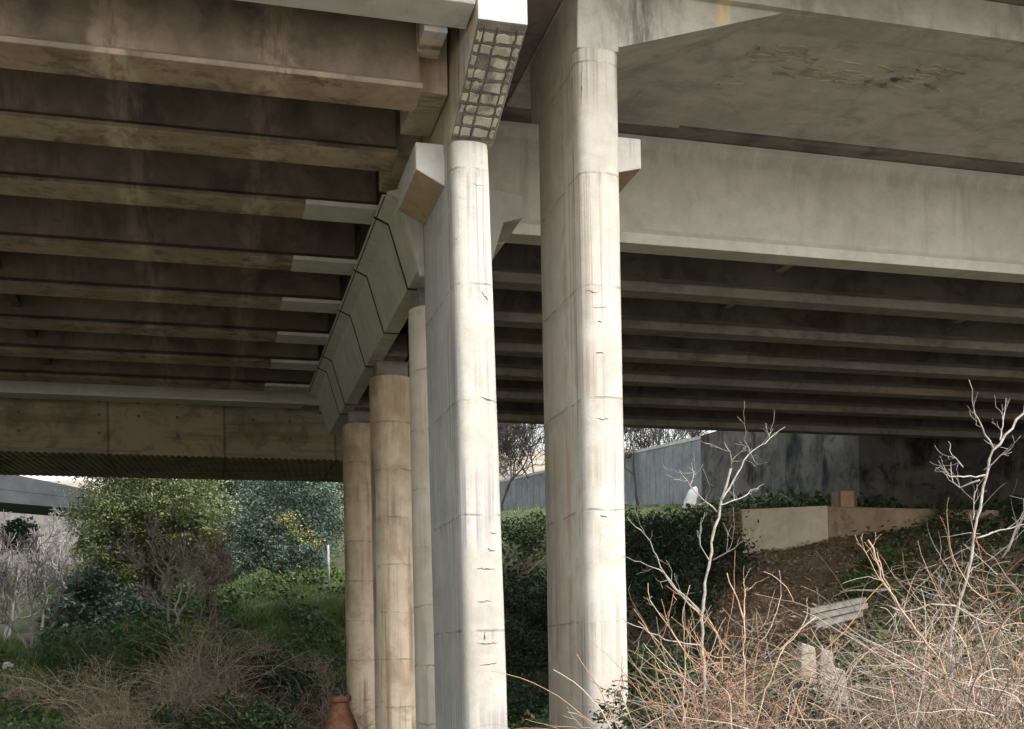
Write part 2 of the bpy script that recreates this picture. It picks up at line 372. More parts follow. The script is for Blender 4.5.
# the exposed reinforcement under the raking face
mb = MB(); rg = random.Random(11)
ra = np.array((0, 14.68, 8.316)); rb = np.array((0, 15.98, 7.393))
def rk(x, t, d=.004): p = ra + (rb - ra) * t; return np.array((x, p[1] - d * .5, p[2] - d * .85))
for x in (x0 + .10, x0 + .26, x1 - .1):
    xs = x
    mb.tube([rk(xs + rg.uniform(-.012, .012), t) for t in np.linspace(0, 1, 16)], [.005 * rg.uniform(.3, 1.6) for _ in range(16)], 6)
for i in range(10):
    t = .04 + .105 * i + rg.uniform(-.018, .018)
    a_, b2 = x0 + (.02 if rg.random() < .7 else .15), x1 - (.03 if rg.random() < .7 else .2)
    mb.tube([rk(a_ + (b2 - a_) * u, min(1, max(0, t + rg.uniform(-.008, .008)))) for u in np.linspace(0, 1, 9)], [.005 * rg.uniform(.3, 1.6) for _ in range(9)], 6)
mb.build('rebar', M['rebar'], wc)
mb = MB()      # broken cover left in blocks between the bars
ed = [x0 + .015, x0 + .10, x0 + .26, x1 - .1, x1 - .012]; ts = [0.01] + [.04 + .105 * i for i in range(10)] + [.995]
for ci in range(4):
    for ri in range(11):
        if rg.random() < .1: continue
        a_, b2, t0, t1 = ed[ci] + .01, ed[ci + 1] - .01, ts[ri] + .012, ts[ri + 1] - .012
        if t1 - t0 < .015: continue
        hgt_ = rg.uniform(.001, .012); base_ = []; top_ = []
        for fx, ft in ((0, 0), (.35, -.02), (.7, .02), (1, 0), (1.02, .5), (1, 1), (.6, 1.02), (.25, .97), (0, 1), (-.02, .45)):
            jx, jt = rg.uniform(-.012, .012), rg.uniform(-.012, .012)
            x_ = min(x1 - .006, max(x0 + .006, a_ + (b2 - a_) * fx + jx)); t_ = min(.998, max(.002, t0 + (t1 - t0) * ft + jt))
            base_.append(rk(x_, t_, -.012)); xm, tm = (a_ + b2) / 2, (t0 + t1) / 2
            top_.append(rk(xm + (x_ - xm) * .86, tm + (t_ - tm) * .84, hgt_ * rg.uniform(.6, 1.2)))
        mb.hexa(base_, top_)
mb.build('concrete_cover', M['cover'], wc)

for o in wc.children:      # the cap widens a little towards its end
    for vt in o.data.vertices:
        t = min(1, max(0, (vt.co.y - 14.62) / 1.4)); u = (vt.co.x - x0) / (x1 - x0)
        vt.co.x += (.035 + u * .065) * (1 - t) + (-.06 + u * .012) * t
wc2 = thing('pier_cap', (5.72, 16.5, 8.9), 'pale cap block topping the tallest blade column beneath the haunched deck edge', 'cap beam')
mb = MB()
lo = [(B0 + .002, 15.93, 8.875), (B1 - .002, 15.93, 8.875), (B1 - .002, 18.2, 8.2), (B0 + .002, 18.2, 8.2)]
mb.hexa([(B0 + .002, 15.93, 8.875), (B1 - .002, 15.93, 8.875), (B1 - .002, 18.4, 8.875), (B0 + .002, 18.4, 8.875)],
        [(B0 + .002, 15.80, 10.397), (B1 + .05, 15.80, 10.397), (B1 - .002, 18.4, 10.397), (B0 + .002, 18.4, 10.397)])
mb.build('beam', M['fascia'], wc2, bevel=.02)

# ------------------------------------------------------------------ bridge: spans
def girder_prof(y, zb, ztop, w=.25, fh=.2, web=.11):
    return [(y - w, zb), (y + w, zb), (y + w, zb + fh), (y + web, zb + fh + .14), (y + web, ztop - .24), (y + w * .9, ztop - .1), (y + w * .9, ztop),
            (y - w * .9, ztop), (y - w * .9, ztop - .1), (y - web, ztop - .24), (y - web, zb + fh + .14), (y - w, zb + fh)]

def girder(x0, x1, y, parent, web, flange, patch=None, drop=0., zb=7.78, ztop=9.86, label=None, w=.25, fh=.2):
    g = MB(); p = girder_prof(y, zb, ztop, w, fh)
    g.prism_x(p, x0, x1, drop=0)
    for i in range(len(g.f)):
        pass
    # side faces follow the profile edges: 0 underside, 1 and 11 flange sides, 2 and 10 flange slopes
    for i, k in enumerate(range(2, 2 + len(p))):
        if i in ((0,) if w > .3 else (0, 1, 2, 10, 11)): g.m[k] = 1  # wide girders: only the underside takes the colour with bounce light put in
    o = g.build('girder', [web, flange], parent, bevel=.012)
    bm = bmesh.new(); bm.from_mesh(o.data); bmesh.ops.recalc_face_normals(bm, faces=bm.faces); bm.to_mesh(o.data); bm.free()
    if label: o['label'] = label
    if patch:
        q = MB(); w += .004; a, b = patch
        q.prism_x([(y - w, zb - .004), (y + w, zb - .004), (y + w, zb + fh + .003), (y + w * .8, zb + fh + .02), (y - w * .8, zb + fh + .02), (y - w, zb + fh + .003)], a, b)
        e = q.build('end_coating', M['painted_pale'], o)
        e.location = (0, 0, 0)
    return o

ls = thing('bridge_span', (-10, 25, 7.8), 'brown stained bridge span whose girders end in pale repaired lengths', 'bridge span')
LY = [15.95, 18.05, 20.3, 23.1, 25.75, 28.4, 31.0, 33.65]
for i, y in enumerate(LY):
    girder(-30, 3.02 + rng.uniform(-.02, .02), y - .15, ls, M['soot'], M['flange'], (1.78 + rng.uniform(-.04, .04), 3.045) if i >= 2 else None, w=.35, fh=.07)
mb = MB(); mb.box(-30, 3.6, 35.2, 35.42, 7.74, 9.86); mb.box(-30, 3.0, 34.95, 35.65, 7.70, 7.76); mb.build('girder', M['painted_pale'], ls)
mb = MB(); mb.box(-30, 5.36, 15.14, 41.2, 9.88, 10.25); mb.build('deck_slab', M['slab'], ls)
mb = MB()
mb.prism_x([(14.55, 8.5), (15.1, 8.46), (15.1, 10.6), (14.5, 10.6), (14.5, 8.56)], -30, 3.545); mb.f = [tuple(reversed(f)) for f in mb.f]
mb.build('edge_beam', M['white'], ls, bevel=.012)
allY = [15.1] + [q - .15 for q in LY] + [35.2]
for a, b in zip(allY[1:-1], allY[2:]):
    for X in (-4.0, -11.0, -18.):
        mb = MB(); mb.box(X - .1, X + .1, a + .115, b - .115, 8.15, 9.87); mb.build('diaphragm', M['soot'], ls)
for a, b in ((LY[0] - .15, LY[1] - .15), (LY[1] - .15, LY[2] - .15)):
    mb = MB(); mb.box(3.04, 3.5, a + .3, b - .42, 8.05, 9.87); mb.build('end_block', M['capside'], ls, bevel=.015)
mb = MB(); mb.box(2.98, 3.3, 15.13, 15.83, 8.40, 9.87); mb.build('diaphragm', M['capside'], ls, bevel=.01)

bx = thing('box_beam', (-10, 38, 6.4), 'deep beam with green and brown formwork panels and a ribbed underside, above the trees', 'beam')
mb = MB(); mb.box(-32, 5.0, 36.6, 37.0, 6.42, 9.86); mb.build('web', M['panel'], bx)
mb = MB(); mb.box(-32, 5.02, 36.4, 41.0, 6.30, 6.418); mb.build('soffit', M['panel'], bx)
mb = MB(); mb.box(-32, 5.0, 40.7, 41.0, 6.42, 10.9); mb.build('web', M['panel'], bx)
mb = MB()
for i in range(157):
    X = -27 + i * .2
    mb.hexa([(X, 36.45, 6.27), (X + .08, 36.45, 6.27), (X + .08 + .5, 40.9, 6.27), (X + .5, 40.9, 6.27)], [(X, 36.45, 6.303), (X + .08, 36.45, 6.303), (X + .08 + .5, 40.9, 6.303), (X + .5, 40.9, 6.303)])
mb.build('ribbed_lining', M['panel'], bx)
mb = MB(); rg = random.Random(4)
for X in np.arange(-8.6, 3.2, 1.13):
    for z in (6.95, 7.5, 7.9, 8.4):
        if rg.random() < .75:
            mb.hexa([(X + .05 * math.cos(a) + (0), 36.598, z + .05 * math.sin(a)) for a in np.arange(6) * math.pi / 3], [(X + .045 * math.cos(a), 36.59, z + .045 * math.sin(a)) for a in np.arange(6) * math.pi / 3])
o = mb.build('tie_hole', M['crack'], bx); o['kind'] = 'stuff'

rs = thing('bridge_span', (15, 25, 7.8), 'dark bridge span with one broad pale outer girder and rough haunched edge', 'bridge span')
RY = [20.65, 23.3, 26.0, 28.5, 31.0, 33.7, 36.8]
XE = 46
for i, y in enumerate(RY):
    if i == 0: girder(4.68, XE, y, rs, M['painted'], M['painted_pale'], label='broad pale outer girder')
    else: girder(4.68 if y < 36 else 5.1, XE, y, rs, M['dark_web'], M['dark_flange'])
mb = MB(); mb.box(5.39, XE, 15.95, 19.9, 9.86, 10.39); mb.build('edge_slab', M['soffit'], rs)
mb = MB(); mb.box(5.39, XE, 20.1, 38.4, 9.88, 10.25); mb.build('deck_slab', M['slab'], rs)
mb = MB()      # haunch that deepens the edge towards its column
hx0, hx1 = B1 + .002, 8.75
P_ = lambda x, y, z: (x, y, z)
v = [P_(hx0, 15.93, 8.95), P_(hx1, 15.93, 9.80), P_(hx1, 15.93, 9.862), P_(hx0, 15.93, 9.862), P_(hx0, 20.0, 9.80), P_(hx0, 20.0, 9.862), P_(hx1, 20.0, 9.862)]
mb.v = v; mb.f = [(0, 1, 2, 3), (0, 4, 1), (0, 3, 5, 4), (1, 4, 5, 6, 2)[0:3], (1, 4, 6), (4, 5, 6), (1, 6, 2), (3, 2, 6, 5)]; mb.f.pop(3); mb.m = [0] * len(mb.f)
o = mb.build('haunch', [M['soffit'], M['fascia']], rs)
bm = bmesh.new(); bm.from_mesh(o.data); bmesh.ops.recalc_face_normals(bm, faces=bm.faces); bm.to_mesh(o.data); bm.free()
for p in o.data.polygons:
    if p.normal.y < -.9: p.material_index = 1
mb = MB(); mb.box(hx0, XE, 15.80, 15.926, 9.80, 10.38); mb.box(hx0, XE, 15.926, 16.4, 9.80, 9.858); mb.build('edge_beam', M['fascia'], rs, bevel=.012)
mb = MB(); mb.box(5.39, XE, 14.0, 20.0, 10.40, 10.62); mb.box(5.39, XE, 13.75, 14.0, 10.25, 11.4); mb.build('overhang_slab', M['slab'], rs)
for a, b in zip(RY[:-1], RY[1:]):
    for X in (12.5, 19.0, 26., 33.):
        mb = MB(); mb.box(X - .1, X + .1, a + .115, b - .115, 8.45, 9.87); mb.build('diaphragm', M['dark_flange'], rs)
# broken patches hanging from the rough soffit
mb = MB(); rg = random.Random(5)
for cx_, cy_, n_, s_ in ((9.3, 17.2, 26, .55), (10.6, 17.6, 34, .5), (12.2, 17.3, 22, .5), (8.6, 18.2, 12, .3)):
    for i in range(n_):
        x, y = cx_ + rg.gauss(0, s_), cy_ + rg.gauss(0, s_ * .38); a = rg.uniform(-.4, .4); l, w = rg.uniform(.05, .28), rg.uniform(.02, .06)
        pts = [(x + l * math.cos(a) * u - w * math.sin(a) * s, y + l * math.sin(a) * u + w * math.cos(a) * s) for u, s in ((-1, -.3), (0, -1), (1, -.2), (.8, .7), (-.2, 1), (-.9, .5))]
        mb.hexa([(p[0], p[1], 9.857 - rg.uniform(.002, .022)) for p in pts], [(p[0], p[1], 9.87) for p in pts])
mb.build('spalled_patch', M['cover'], rs)

# ------------------------------------------------------------------ ground
CP = [(0, 0, -1.7), (0, -30, -1.7), (-30, -20, -1.7), (40, -20, -1.7), (3.9, 16, -3.0), (5.7, 16, -3.0), (4, 22, -2.9), (4, 27, -2.7), (4, 31, -2.3), (7.5, 19, -2.4), (2, 10, -2.6), (5, 9, -2.3)]
PX = [(345, 585, 45), (345, 660, 38), (345, 720, 34), (270, 605, 43), (200, 628, 40), (200, 690, 33), (200, 745, 27), (100, 640, 40), (100, 690, 31), (100, 760, 22), (0, 700, 28), (0, 760, 19),
      (60, 600, 52), (0, 640, 45), (150, 600, 55), (300, 570, 52), (0, 560, 80), (100, 540, 85), (-80, 500, 110), (60, 500, 120), (300, 520, 70), (200, 500, 110), (300, 470, 120),
      (520, 512, 55), (520, 590, 44), (520, 680, 37), (560, 740, 31), (640, 507, 58), (700, 506, 55), (640, 600, 38), (640, 700, 26), (740, 505, 46), (850, 508, 41), (940, 510, 41), (1024, 505, 42), (1100, 505, 42),
      (760, 556, 37), (850, 556, 35), (920, 548, 35), (720, 600, 33), (800, 604, 31), (900, 600, 30), (820, 650, 24), (820, 700, 18), (700, 760, 13), (820, 790, 11), (950, 800, 11), (1050, 800, 11), (1000, 640, 24), (1100, 620, 26),
      (520, 455, 130), (700, 450, 130), (900, 450, 130), (1100, 450, 130), (400, 465, 130), (-200, 480, 130), (520, 450, 180), (0, 480, 190), (1000, 450, 190), (-300, 460, 200)]
for p in PX: CP.append(tuple(at(*p)))
CPA = np.array(CP)
def hgt(x, y):
    x = np.asarray(x, float); y = np.asarray(y, float); sh = x.shape; q = np.stack([x.ravel(), y.ravel()], 1)
    out = np.empty(len(q))
    for i in range(0, len(q), 4000):
        c = q[i:i + 4000]; dx = CPA[None, :, 0] - c[:, None, 0]; dy = CPA[None, :, 1] - c[:, None, 1]
        d2 = dx * dx + dy * dy; scale = 1.2 + .0022 * (c[:, :1] ** 2 + c[:, 1:] ** 2)
        w = 1. / (d2 + scale) ** 2; w /= w.sum(1, keepdims=True); w += 1e-9
        S1 = w.sum(1); mx = (w * dx).sum(1) / S1; my = (w * dy).sum(1) / S1; mz = (w * CPA[None, :, 2]).sum(1) / S1
        ax, ay, az = dx - mx[:, None], dy - my[:, None], CPA[None, :, 2] - mz[:, None]
        reg = .15 * ((w * (ax * ax + ay * ay)).sum(1)) + .5
        xx = (w * ax * ax).sum(1) + reg; yy = (w * ay * ay).sum(1) + reg; xy = (w * ax * ay).sum(1); xz = (w * ax * az).sum(1); yz = (w * ay * az).sum(1)
        det = xx * yy - xy * xy
        a = (xz * yy - yz * xy) / det; b = (yz * xx - xz * xy) / det
        z = mz - np.clip(a, -1, 1) * mx - np.clip(b, -1, 1) * my
        out[i:i + 4000] = np.clip(z, mz - 4, mz + 4)
    h = out + .10 * np.sin(q[:, 0] * 1.7 + np.sin(q[:, 1] * 1.1)) * np.sin(q[:, 1] * 1.9 + 1.3) + .05 * np.sin(q[:, 0] * 4.3) * np.sin(q[:, 1] * 3.7)
    return h.reshape(sh)
def gz(x, y): return float(hgt(np.array([x]), np.array([y]))[0])
def axis(c, fine, step, far, k):
    a = list(np.arange(-fine, fine + .01, step)); s = step; p = a[-1]; e = []
    while p < far: s *= k; p += s; e.append(p)
    return np.array([-q for q in reversed(e)] + a + e) + c
gx, gy = axis(2, 22, .45, 400, 1.14), axis(28, 30, .45, 420, 1.14)
GX, GY = np.meshgrid(gx, gy); GZ = hgt(GX, GY)
me = bpy.data.meshes.new('ground'); nx, ny = len(gx), len(gy)
vid = np.arange(nx * ny).reshape(ny, nx)
fc = np.stack([vid[:-1, :-1], vid[:-1, 1:], vid[1:, 1:], vid[1:, :-1]], -1).reshape(-1, 4)
me.from_pydata(np.stack([GX, GY, GZ], -1).reshape(-1, 3).tolist(), [], fc.tolist()); me.polygons.foreach_set('use_smooth', [True] * len(fc))
g = bpy.data.objects.new('ground', me); COL.objects.link(g); tag(g, kind='structure')
n = N('bank_soil')
mound = at(790, 575, 34)
dd = n.mk('ShaderNodeVectorMath', {0: n.P, 1: tuple(mound)}, operation='DISTANCE').outputs['Value']
c = n.mix(n.mr(n.noise(.5, 6, .65), .35, .65), (.045, .055, .022), (.095, .085, .05))
c = n.mix(n.math('MULTIPLY', n.mr(n.noise(1.8, 6, .7), .45, .62), .7), c, (.04, .075, .022))
earth = n.mix(n.mr(n.noise(3, 6, .7), .35, .65), (.20, .135, .085), (.34, .25, .17))
c = n.mix(n.math('MULTIPLY', n.mr(n.math('ADD', dd, n.math('MULTIPLY', n.noise(.6, 5), 5.)), 11., 7.), .95), c, earth)
near = n.mr(n.math('ADD', n.sep.outputs[1], n.math('MULTIPLY', n.noise(.7, 4), 2.)), 7.5, 6.)  # unseen ground by the viewer, made pale to bounce light under the decks
c = n.mix(near, c, n.mix(n.mr(n.noise(2.2, 6, .7), .35, .65), (.36, .33, .28), (.46, .43, .38)))
far = n.mr(n.sep.outputs[1], 82, 100)
c = n.mix(far, c, n.mix(n.mr(n.noise(.3, 6, .7), .35, .65), (.20, .17, .13), (.33, .30, .24)))
g.data.materials.append(n.finish(c, .95, n.noise(5, 7, .7), .8, .12))

# ------------------------------------------------------------------ vegetation makers
def leaves(blobs, count, size, seed, clump=40, spread=.22, flat=.5):
    """leaf-sized faces in clumps through the volume of a crown"""
    r = np.random.default_rng(seed); vols = np.array([b[3] * b[4] * b[5] for b in blobs]) ** .7; vols /= vols.sum()
    P = []
    for b, w in zip(blobs, vols):
        k = max(1, int(count * w / clump)); d = r.normal(size=(k, 3)); d /= np.linalg.norm(d, axis=1)[:, None]
        rad = r.uniform(.25, 1.08, (k, 1)) ** .6
        c = np.array(b[:3]) + d * rad * np.array(b[3:6])
        m = r.normal(size=(k, clump, 3)) * spread * (np.array(b[3:6]).mean()) * r.uniform(.5, 1.3, (k, 1, 1)) * np.array((1, 1, .7))
        P.append((c[:, None] + m).reshape(-1, 3))
    P = np.concatenate(P); k = len(P)
    nrm = r.normal(size=(k, 3)); nrm[:, 2] = np.abs(nrm[:, 2]) + flat; nrm /= np.linalg.norm(nrm, axis=1)[:, None]
    t = np.cross(nrm, r.normal(size=(k, 3))); t /= np.linalg.norm(t, axis=1)[:, None]; b = np.cross(nrm, t)
    s = size * r.uniform(.55, 1.3, (k, 1))
    V = np.stack([P - t * s, P + b * s * .42, P + t * s, P - b * s * .42], 1).reshape(-1, 3)
    return V, np.arange(4 * k).reshape(-1, 4)

def mesh_of(name, V, F, mat, parent=None):
    me = bpy.data.meshes.new(name); me.from_pydata(np.asarray(V).tolist(), [], np.asarray(F).tolist()); me.materials.append(mat)
    o = bpy.data.objects.new(name, me); COL.objects.link(o)
    if parent is not None: o.parent = parent; o.location = -Vector(parent.location)
    return o

def grow(r, p, d, length, rad, depth, out, lift=.12, wob=.22, seg=6, kids=(2, 4), shrink=.62, spread=.7):
    pts = [np.array(p, float)]; d = np.array(d, float); d /= np.linalg.norm(d); dirs = []
    for i in range(seg):
        d = d + r.normal(size=3) * wob + np.array((0, 0, lift)); d /= np.linalg.norm(d)
        pts.append(pts[-1] + d * length / seg); dirs.append(d.copy())
    rr = np.linspace(rad, rad * .45, seg + 1); out.append((pts, rr, depth))
    if depth > 0:
        for _ in range(r.integers(kids[0], kids[1] + 1)):
            i = int(r.integers(max(1, seg // 3), seg + 1)); q = r.normal(size=3); q -= q.dot(dirs[i - 1]) * dirs[i - 1]; q /= np.linalg.norm(q) + 1e-6
            grow(r, pts[i], dirs[i - 1] + q * spread * r.uniform(.6, 1.3), length * shrink * r.uniform(.7, 1.15), rr[i] * .68, depth - 1, out, lift, wob, max(3, seg - 1), kids, shrink, spread)

def bare_tree(name, base, height, rad, depth, seed, label, cat, trunk_mat, twig_mat, group=None, lean=(0, 0, 1), kids=(3, 5), stems=1, spread=.8, min_r=.004, wob=.2, shrink=.62, lift=.1):
    r = np.random.default_rng(seed); t = thing(name, base, label, cat, group); a, b = MB(), MB()
    for s in range(stems):
        out = []; d = np.array(lean, float) + (r.normal(size=3) * (.35 if stems > 1 else .02)) * np.array((1, 1, .3))
        grow(r, np.array(base) + (r.normal(size=3) * np.array((.2, .2, 0)) if stems > 1 else 0), d, height * r.uniform(.85, 1.05), rad, depth, out, lift, wob, 8, kids, shrink, spread)
        for pts, rr, dp in out:
            rr = np.maximum(rr, min_r)
            (a if dp == depth else b).tube(pts, rr, 6 if dp == depth else 4 if dp > 0 else 3, cap=False)
    a.build('trunk', trunk_mat, t, smooth=True); b.build('branches', twig_mat, t, smooth=True)
    return t

def leafy(name, blobs, count, size, mat, seed, label, cat, group=None, trunk=None, base=None, spread=.22, clump=40, flowers=None):
    if base is None:
        bx_, by_ = np.mean([b[0] for b in blobs]), np.mean([b[1] for b in blobs]); base = (bx_, by_, gz(bx_, by_))
    t = thing(name, base, label, cat, group)
    V, F = leaves(blobs, count, size, seed, clump, spread)
    mesh_of('crown', V, F, M[mat], t)
    a = MB(); r = np.random.default_rng(seed + 1)
    for b in blobs:
        e = np.array(b[:3]); s = np.array(base) + np.array((r.uniform(-.1, .1), r.uniform(-.1, .1), -.2))
        k = 6; pts = [s + (e - s) * np.array((u ** 1.4, u ** 1.4, u)) + (r.normal(size=3) * .08 if 0 < u < 1 else 0) for u in np.linspace(0, 1, k)]
        a.tube(pts, np.linspace(trunk or .06, (trunk or .06) * .35, k), 6, cap=False)
        for q in range(5):
            d = r.normal(size=3); d /= np.linalg.norm(d)
            a.tube([pts[4], (pts[4] + e) / 2 + d * .1, e + d * np.array(b[3:6]) * .8], [.03, .02, .008], 4, cap=False)
    a.build('trunk', M['bark'], t, smooth=True)
    if flowers:
        V, F = leaves(flowers, 420, size * .75, seed + 9, 12, .5); mesh_of('blossom', V, F, M['flower'], t)
    return t

def bramble(name, base, rad, height, canes, seed, label, mat, group, thick=.0065, twigs=5, mat2=None, fill=2.2):
    """a thicket of arching dry canes"""
    r = np.random.default_rng(seed); t = thing(name, base, label, 'thicket', group); a, b = MB(), MB()
    for i in range(canes):
        ang = r.uniform(0, 2 * math.pi); q = rad * math.sqrt(r.random())
        x, y = base[0] + q * math.cos(ang), base[1] + q * math.sin(ang)
        L = height * r.uniform(.6, 1.35); n_ = int(L / .13) + 4; st = L / n_
        d = np.array((r.normal() * .22, r.normal() * .22, 1.)); p = np.array((x, y, base[2] - .15)); pts = [p.copy()]
        bend = np.array((r.normal(), r.normal(), 0)) * .07; sag = r.uniform(.0, .19) if r.random() < .72 else 0.
        for k in range(n_):
            d = d + bend + r.normal(size=3) * .10 + np.array((0, 0, -sag * (k / n_) * 1.6)); d /= np.linalg.norm(d); p = p + d * st; pts.append(p.copy())
        th = thick * r.uniform(.55, 1.5)
        a.tube(pts, np.linspace(th, th * .4, len(pts)), 4, cap=False)
        for k in range(r.integers(1, twigs + 2)):
            j = int(r.integers(2, len(pts) - 1)); e = r.normal(size=3) * .75 + (pts[j] - pts[j - 1]) / st * .6 + np.array((0, 0, .15)); e /= np.linalg.norm(e)
            w = pts[j].copy(); tw = [w.copy()]; sg = r.uniform(-.02, .12)
            for m in range(int(r.integers(4, 9))):
                e = e + r.normal(size=3) * .2 + np.array((0, 0, -sg)); e /= np.linalg.norm(e); w = w + e * r.uniform(.05, .13); tw.append(w.copy())
            b.tube(tw, np.linspace(th * .5, th * .22, len(tw)), 3, cap=False)
    for i in range(int(canes * fill)):
        ang = r.uniform(0, 2 * math.pi); q = rad * 1.05 * math.sqrt(r.random()); w = np.array((base[0] + q * math.cos(ang), base[1] + q * math.sin(ang), base[2] + height * r.uniform(.2, .95) * (1 - .3 * (q / rad) ** 2)))
        e = r.normal(size=3) * np.array((1, 1, .7)) + np.array((0, 0, .3)); e /= np.linalg.norm(e); cv = r.normal(size=3) * .16; tw = [w.copy()]
        for m in range(int(r.integers(5, 12))):
            e = e + cv + r.normal(size=3) * .13; e /= np.linalg.norm(e); w = w + e * r.uniform(.06, .11); tw.append(w.copy())
        th = thick * r.uniform(.3, .75); b.tube(tw, np.linspace(th, th * .5, len(tw)), 3, cap=False)
    a.build('canes', M[mat], t, smooth=True); b.build('twigs', M[mat2 or mat], t, smooth=True)
    return t
def ground_at(px, z):
    """ground under the sight line of column px at distance z"""
    p = at(px, HOR, z); return (p[0], p[1], gz(p[0], p[1]))
def blob(px, py, z, rx, rz, ry=None):
    p = at(px, py, z); return (p[0], p[1], p[2], rx, ry or rx, rz)

# --- left bank
leafy('round_tree', [blob(150, 505, 47, 2.5, 1.9), blob(112, 520, 46, 1.55, 1.3), blob(190, 505, 46, 1.5, 1.5), blob(145, 470, 47, 2.7, 1.6), blob(200, 535, 45.5, 1.0, .9), blob(100, 548, 45.5, 1.1, .9), blob(165, 540, 47.5, 2.0, 1.2), blob(125, 575, 46.5, 1.1, .8), blob(180, 565, 47, 1.3, .9)],
      60000, .08, 'leaf_olive', 1, 'round yellow-green evergreen tree on the bank below the panelled beam', 'tree', trunk=.14, base=ground_at(150, 47), spread=.16)
leafy('leafy_shrub', [blob(285, 535, 52, 1.6, 1.5), blob(255, 525, 52, 1.2, 1.7), blob(318, 520, 52.5, 1.3, 1.8), blob(290, 490, 53, 2.2, 1.6), blob(240, 560, 51, 1.0, .9), blob(300, 560, 51, 1.3, .8)],
      50000, .075, 'leaf_blue', 2, 'bluish green shrub with a spray of yellow flowers on the bank', 'shrub', trunk=.07, base=ground_at(285, 52), spread=.18,
      flowers=[blob(290, 520, 50.3, .5, .3), blob(300, 534, 50.2, .55, .4), blob(282, 515, 50.4, .3, .2), blob(318, 540, 50.2, .3, .25)])
leafy('tall_conifer', [blob(225, 470, 60, 1.6, 3.2), blob(222, 505, 60, 1.9, 1.8), blob(236, 530, 59, 1.5, 1.2)], 16000, .10, 'leaf_dark', 3, 'dark blue-green evergreen rising behind the round tree', 'tree', trunk=.14, base=ground_at(226, 60))
leafy('tall_conifer', [blob(330, 480, 64, 2.4, 3.), blob(300, 470, 66, 2.4, 2.5), blob(270, 480, 66, 2.2, 2.2)], 20000, .11, 'leaf_dark', 4, 'dark evergreen mass behind the flowering shrub, beside the farthest column', 'tree', trunk=.14, base=ground_at(310, 65))
bare_tree('bare_tree', ground_at(172, 40), 2.5, .045, 4, 21, 'leafless grey-brown tree spreading in front of the round evergreen', 'tree', M['twig_grey'], M['twig_grey'], lean=(-.25, 0, 1), kids=(3, 5), stems=3, spread=.9, min_r=.009)
bare_tree('bare_tree', ground_at(205, 41), 1.9, .035, 4, 22, 'low leafless bush of brown twigs at the foot of the round evergreen', 'tree', M['twig_brown'], M['twig_brown'], lean=(.35, 0, 1), kids=(3, 5), stems=3, spread=.9, min_r=.009)
for i, (px, z, h, sd, lab) in enumerate(((10, 44, 2.9, 31, 'pale leafless tree at the very edge of the view below the distant bridge'), (48, 46, 2.8, 32, 'pale leafless tree between the edge one and the round evergreen'),
                                         (-20, 40, 3.0, 33, 'pale leafless tree half cut off by the picture edge'), (28, 38, 2.4, 34, 'small pale leafless sapling on the grassy bank'), (66, 52, 2.4, 35, 'thin pale leafless tree nearest the round evergreen'))):
    bare_tree('bare_tree', ground_at(px, z), h, .06, 4, sd, lab, 'tree', M['twig_pale'], M['twig_pale'], 'pale bare trees on the bank', kids=(3, 5), stems=2, spread=.85, min_r=.011)
leafy('leafy_shrub', [blob(20, 535, 60, .9, .9), blob(10, 542, 60, .7, .6)], 2500, .13, 'leaf_blue', 6, 'dark green conifer-like shrub behind the pale bare trees', 'shrub', base=ground_at(18, 60))
leafy('leafy_shrub', [blob(105, 590, 47, 1.6, 1.0), blob(75, 600, 46, 1.1, .7), blob(130, 610, 45, 1.2, .7)], 6000, .11, 'leaf_blue', 7, 'low blue-green shrub under the round evergreen', 'shrub', base=ground_at(105, 46))
leafy('leafy_shrub', [blob(250, 668, 34, .9, .35), blob(285, 682, 33, .9, .35), blob(225, 675, 33.5, .7, .4)], 5000, .085, 'leaf_dark', 8, 'dark green scrub at the foot of the grassy slope', 'shrub', base=ground_at(255, 35.5))
leafy('leafy_shrub', [blob(310, 700, 32, .9, .5), blob(335, 705, 32, .6, .6), blob(280, 712, 31, 1.0, .5)], 6000, .08, 'leaf_dark', 9, 'blackish scrub beside the farthest round column', 'shrub', base=ground_at(312, 33))
leafy('leafy_shrub', [blob(150, 650, 35, .9, .6), blob(130, 670, 33, .7, .5)], 3500, .085, 'leaf_green', 10, 'small green bush among brown twigs on the lower bank', 'shrub', base=ground_at(143, 34.5))
leafy('leafy_shrub', [blob(230, 715, 27, .8, .5), blob(270, 730, 26, .8, .5), blob(150, 725, 26, .6, .4)], 5000, .07, 'leaf_ivy', 12, 'low dark weeds at the bottom edge before the brown bushes', 'shrub', base=ground_at(220, 26.5))
for px, z, rd, h, cn, sd, lab in ((92, 27, .75, 1.7, 130, 41, 'brown twiggy bush alone on the green bank'), (205, 31, .85, 2.5, 190, 42, 'tan twiggy bush climbing the bank below the bare trees'), (178, 29, .6, 1.6, 90, 43, 'small tan twig clump low on the bank'),
                               (325, 30, .7, 1.8, 130, 44, 'dark brown twiggy bush beside the farthest column'), (255, 27, .9, 1.4, 130, 45, 'low brown twig tangle at the bottom of the bank'), (118, 23, .7, 1.0, 110, 46, 'brown twig clump at the lower picture edge'), (262, 37, .45, .9, 45, 47, 'small dry twig clump halfway up the grassy slope'), (312, 36, .4, .8, 40, 48, 'small dry twig clump on the grass near the farthest column'), (20, 27, .5, .9, 50, 49, 'small dry twig clump on the grass at the picture edge')):
    bramble('dry_bush', ground_at(px, z), rd, h, cn, sd, lab, 'twig_brown' if sd in (44, 45, 46) else 'twig_drab', 'dry bushes on the bank', .009, 5)
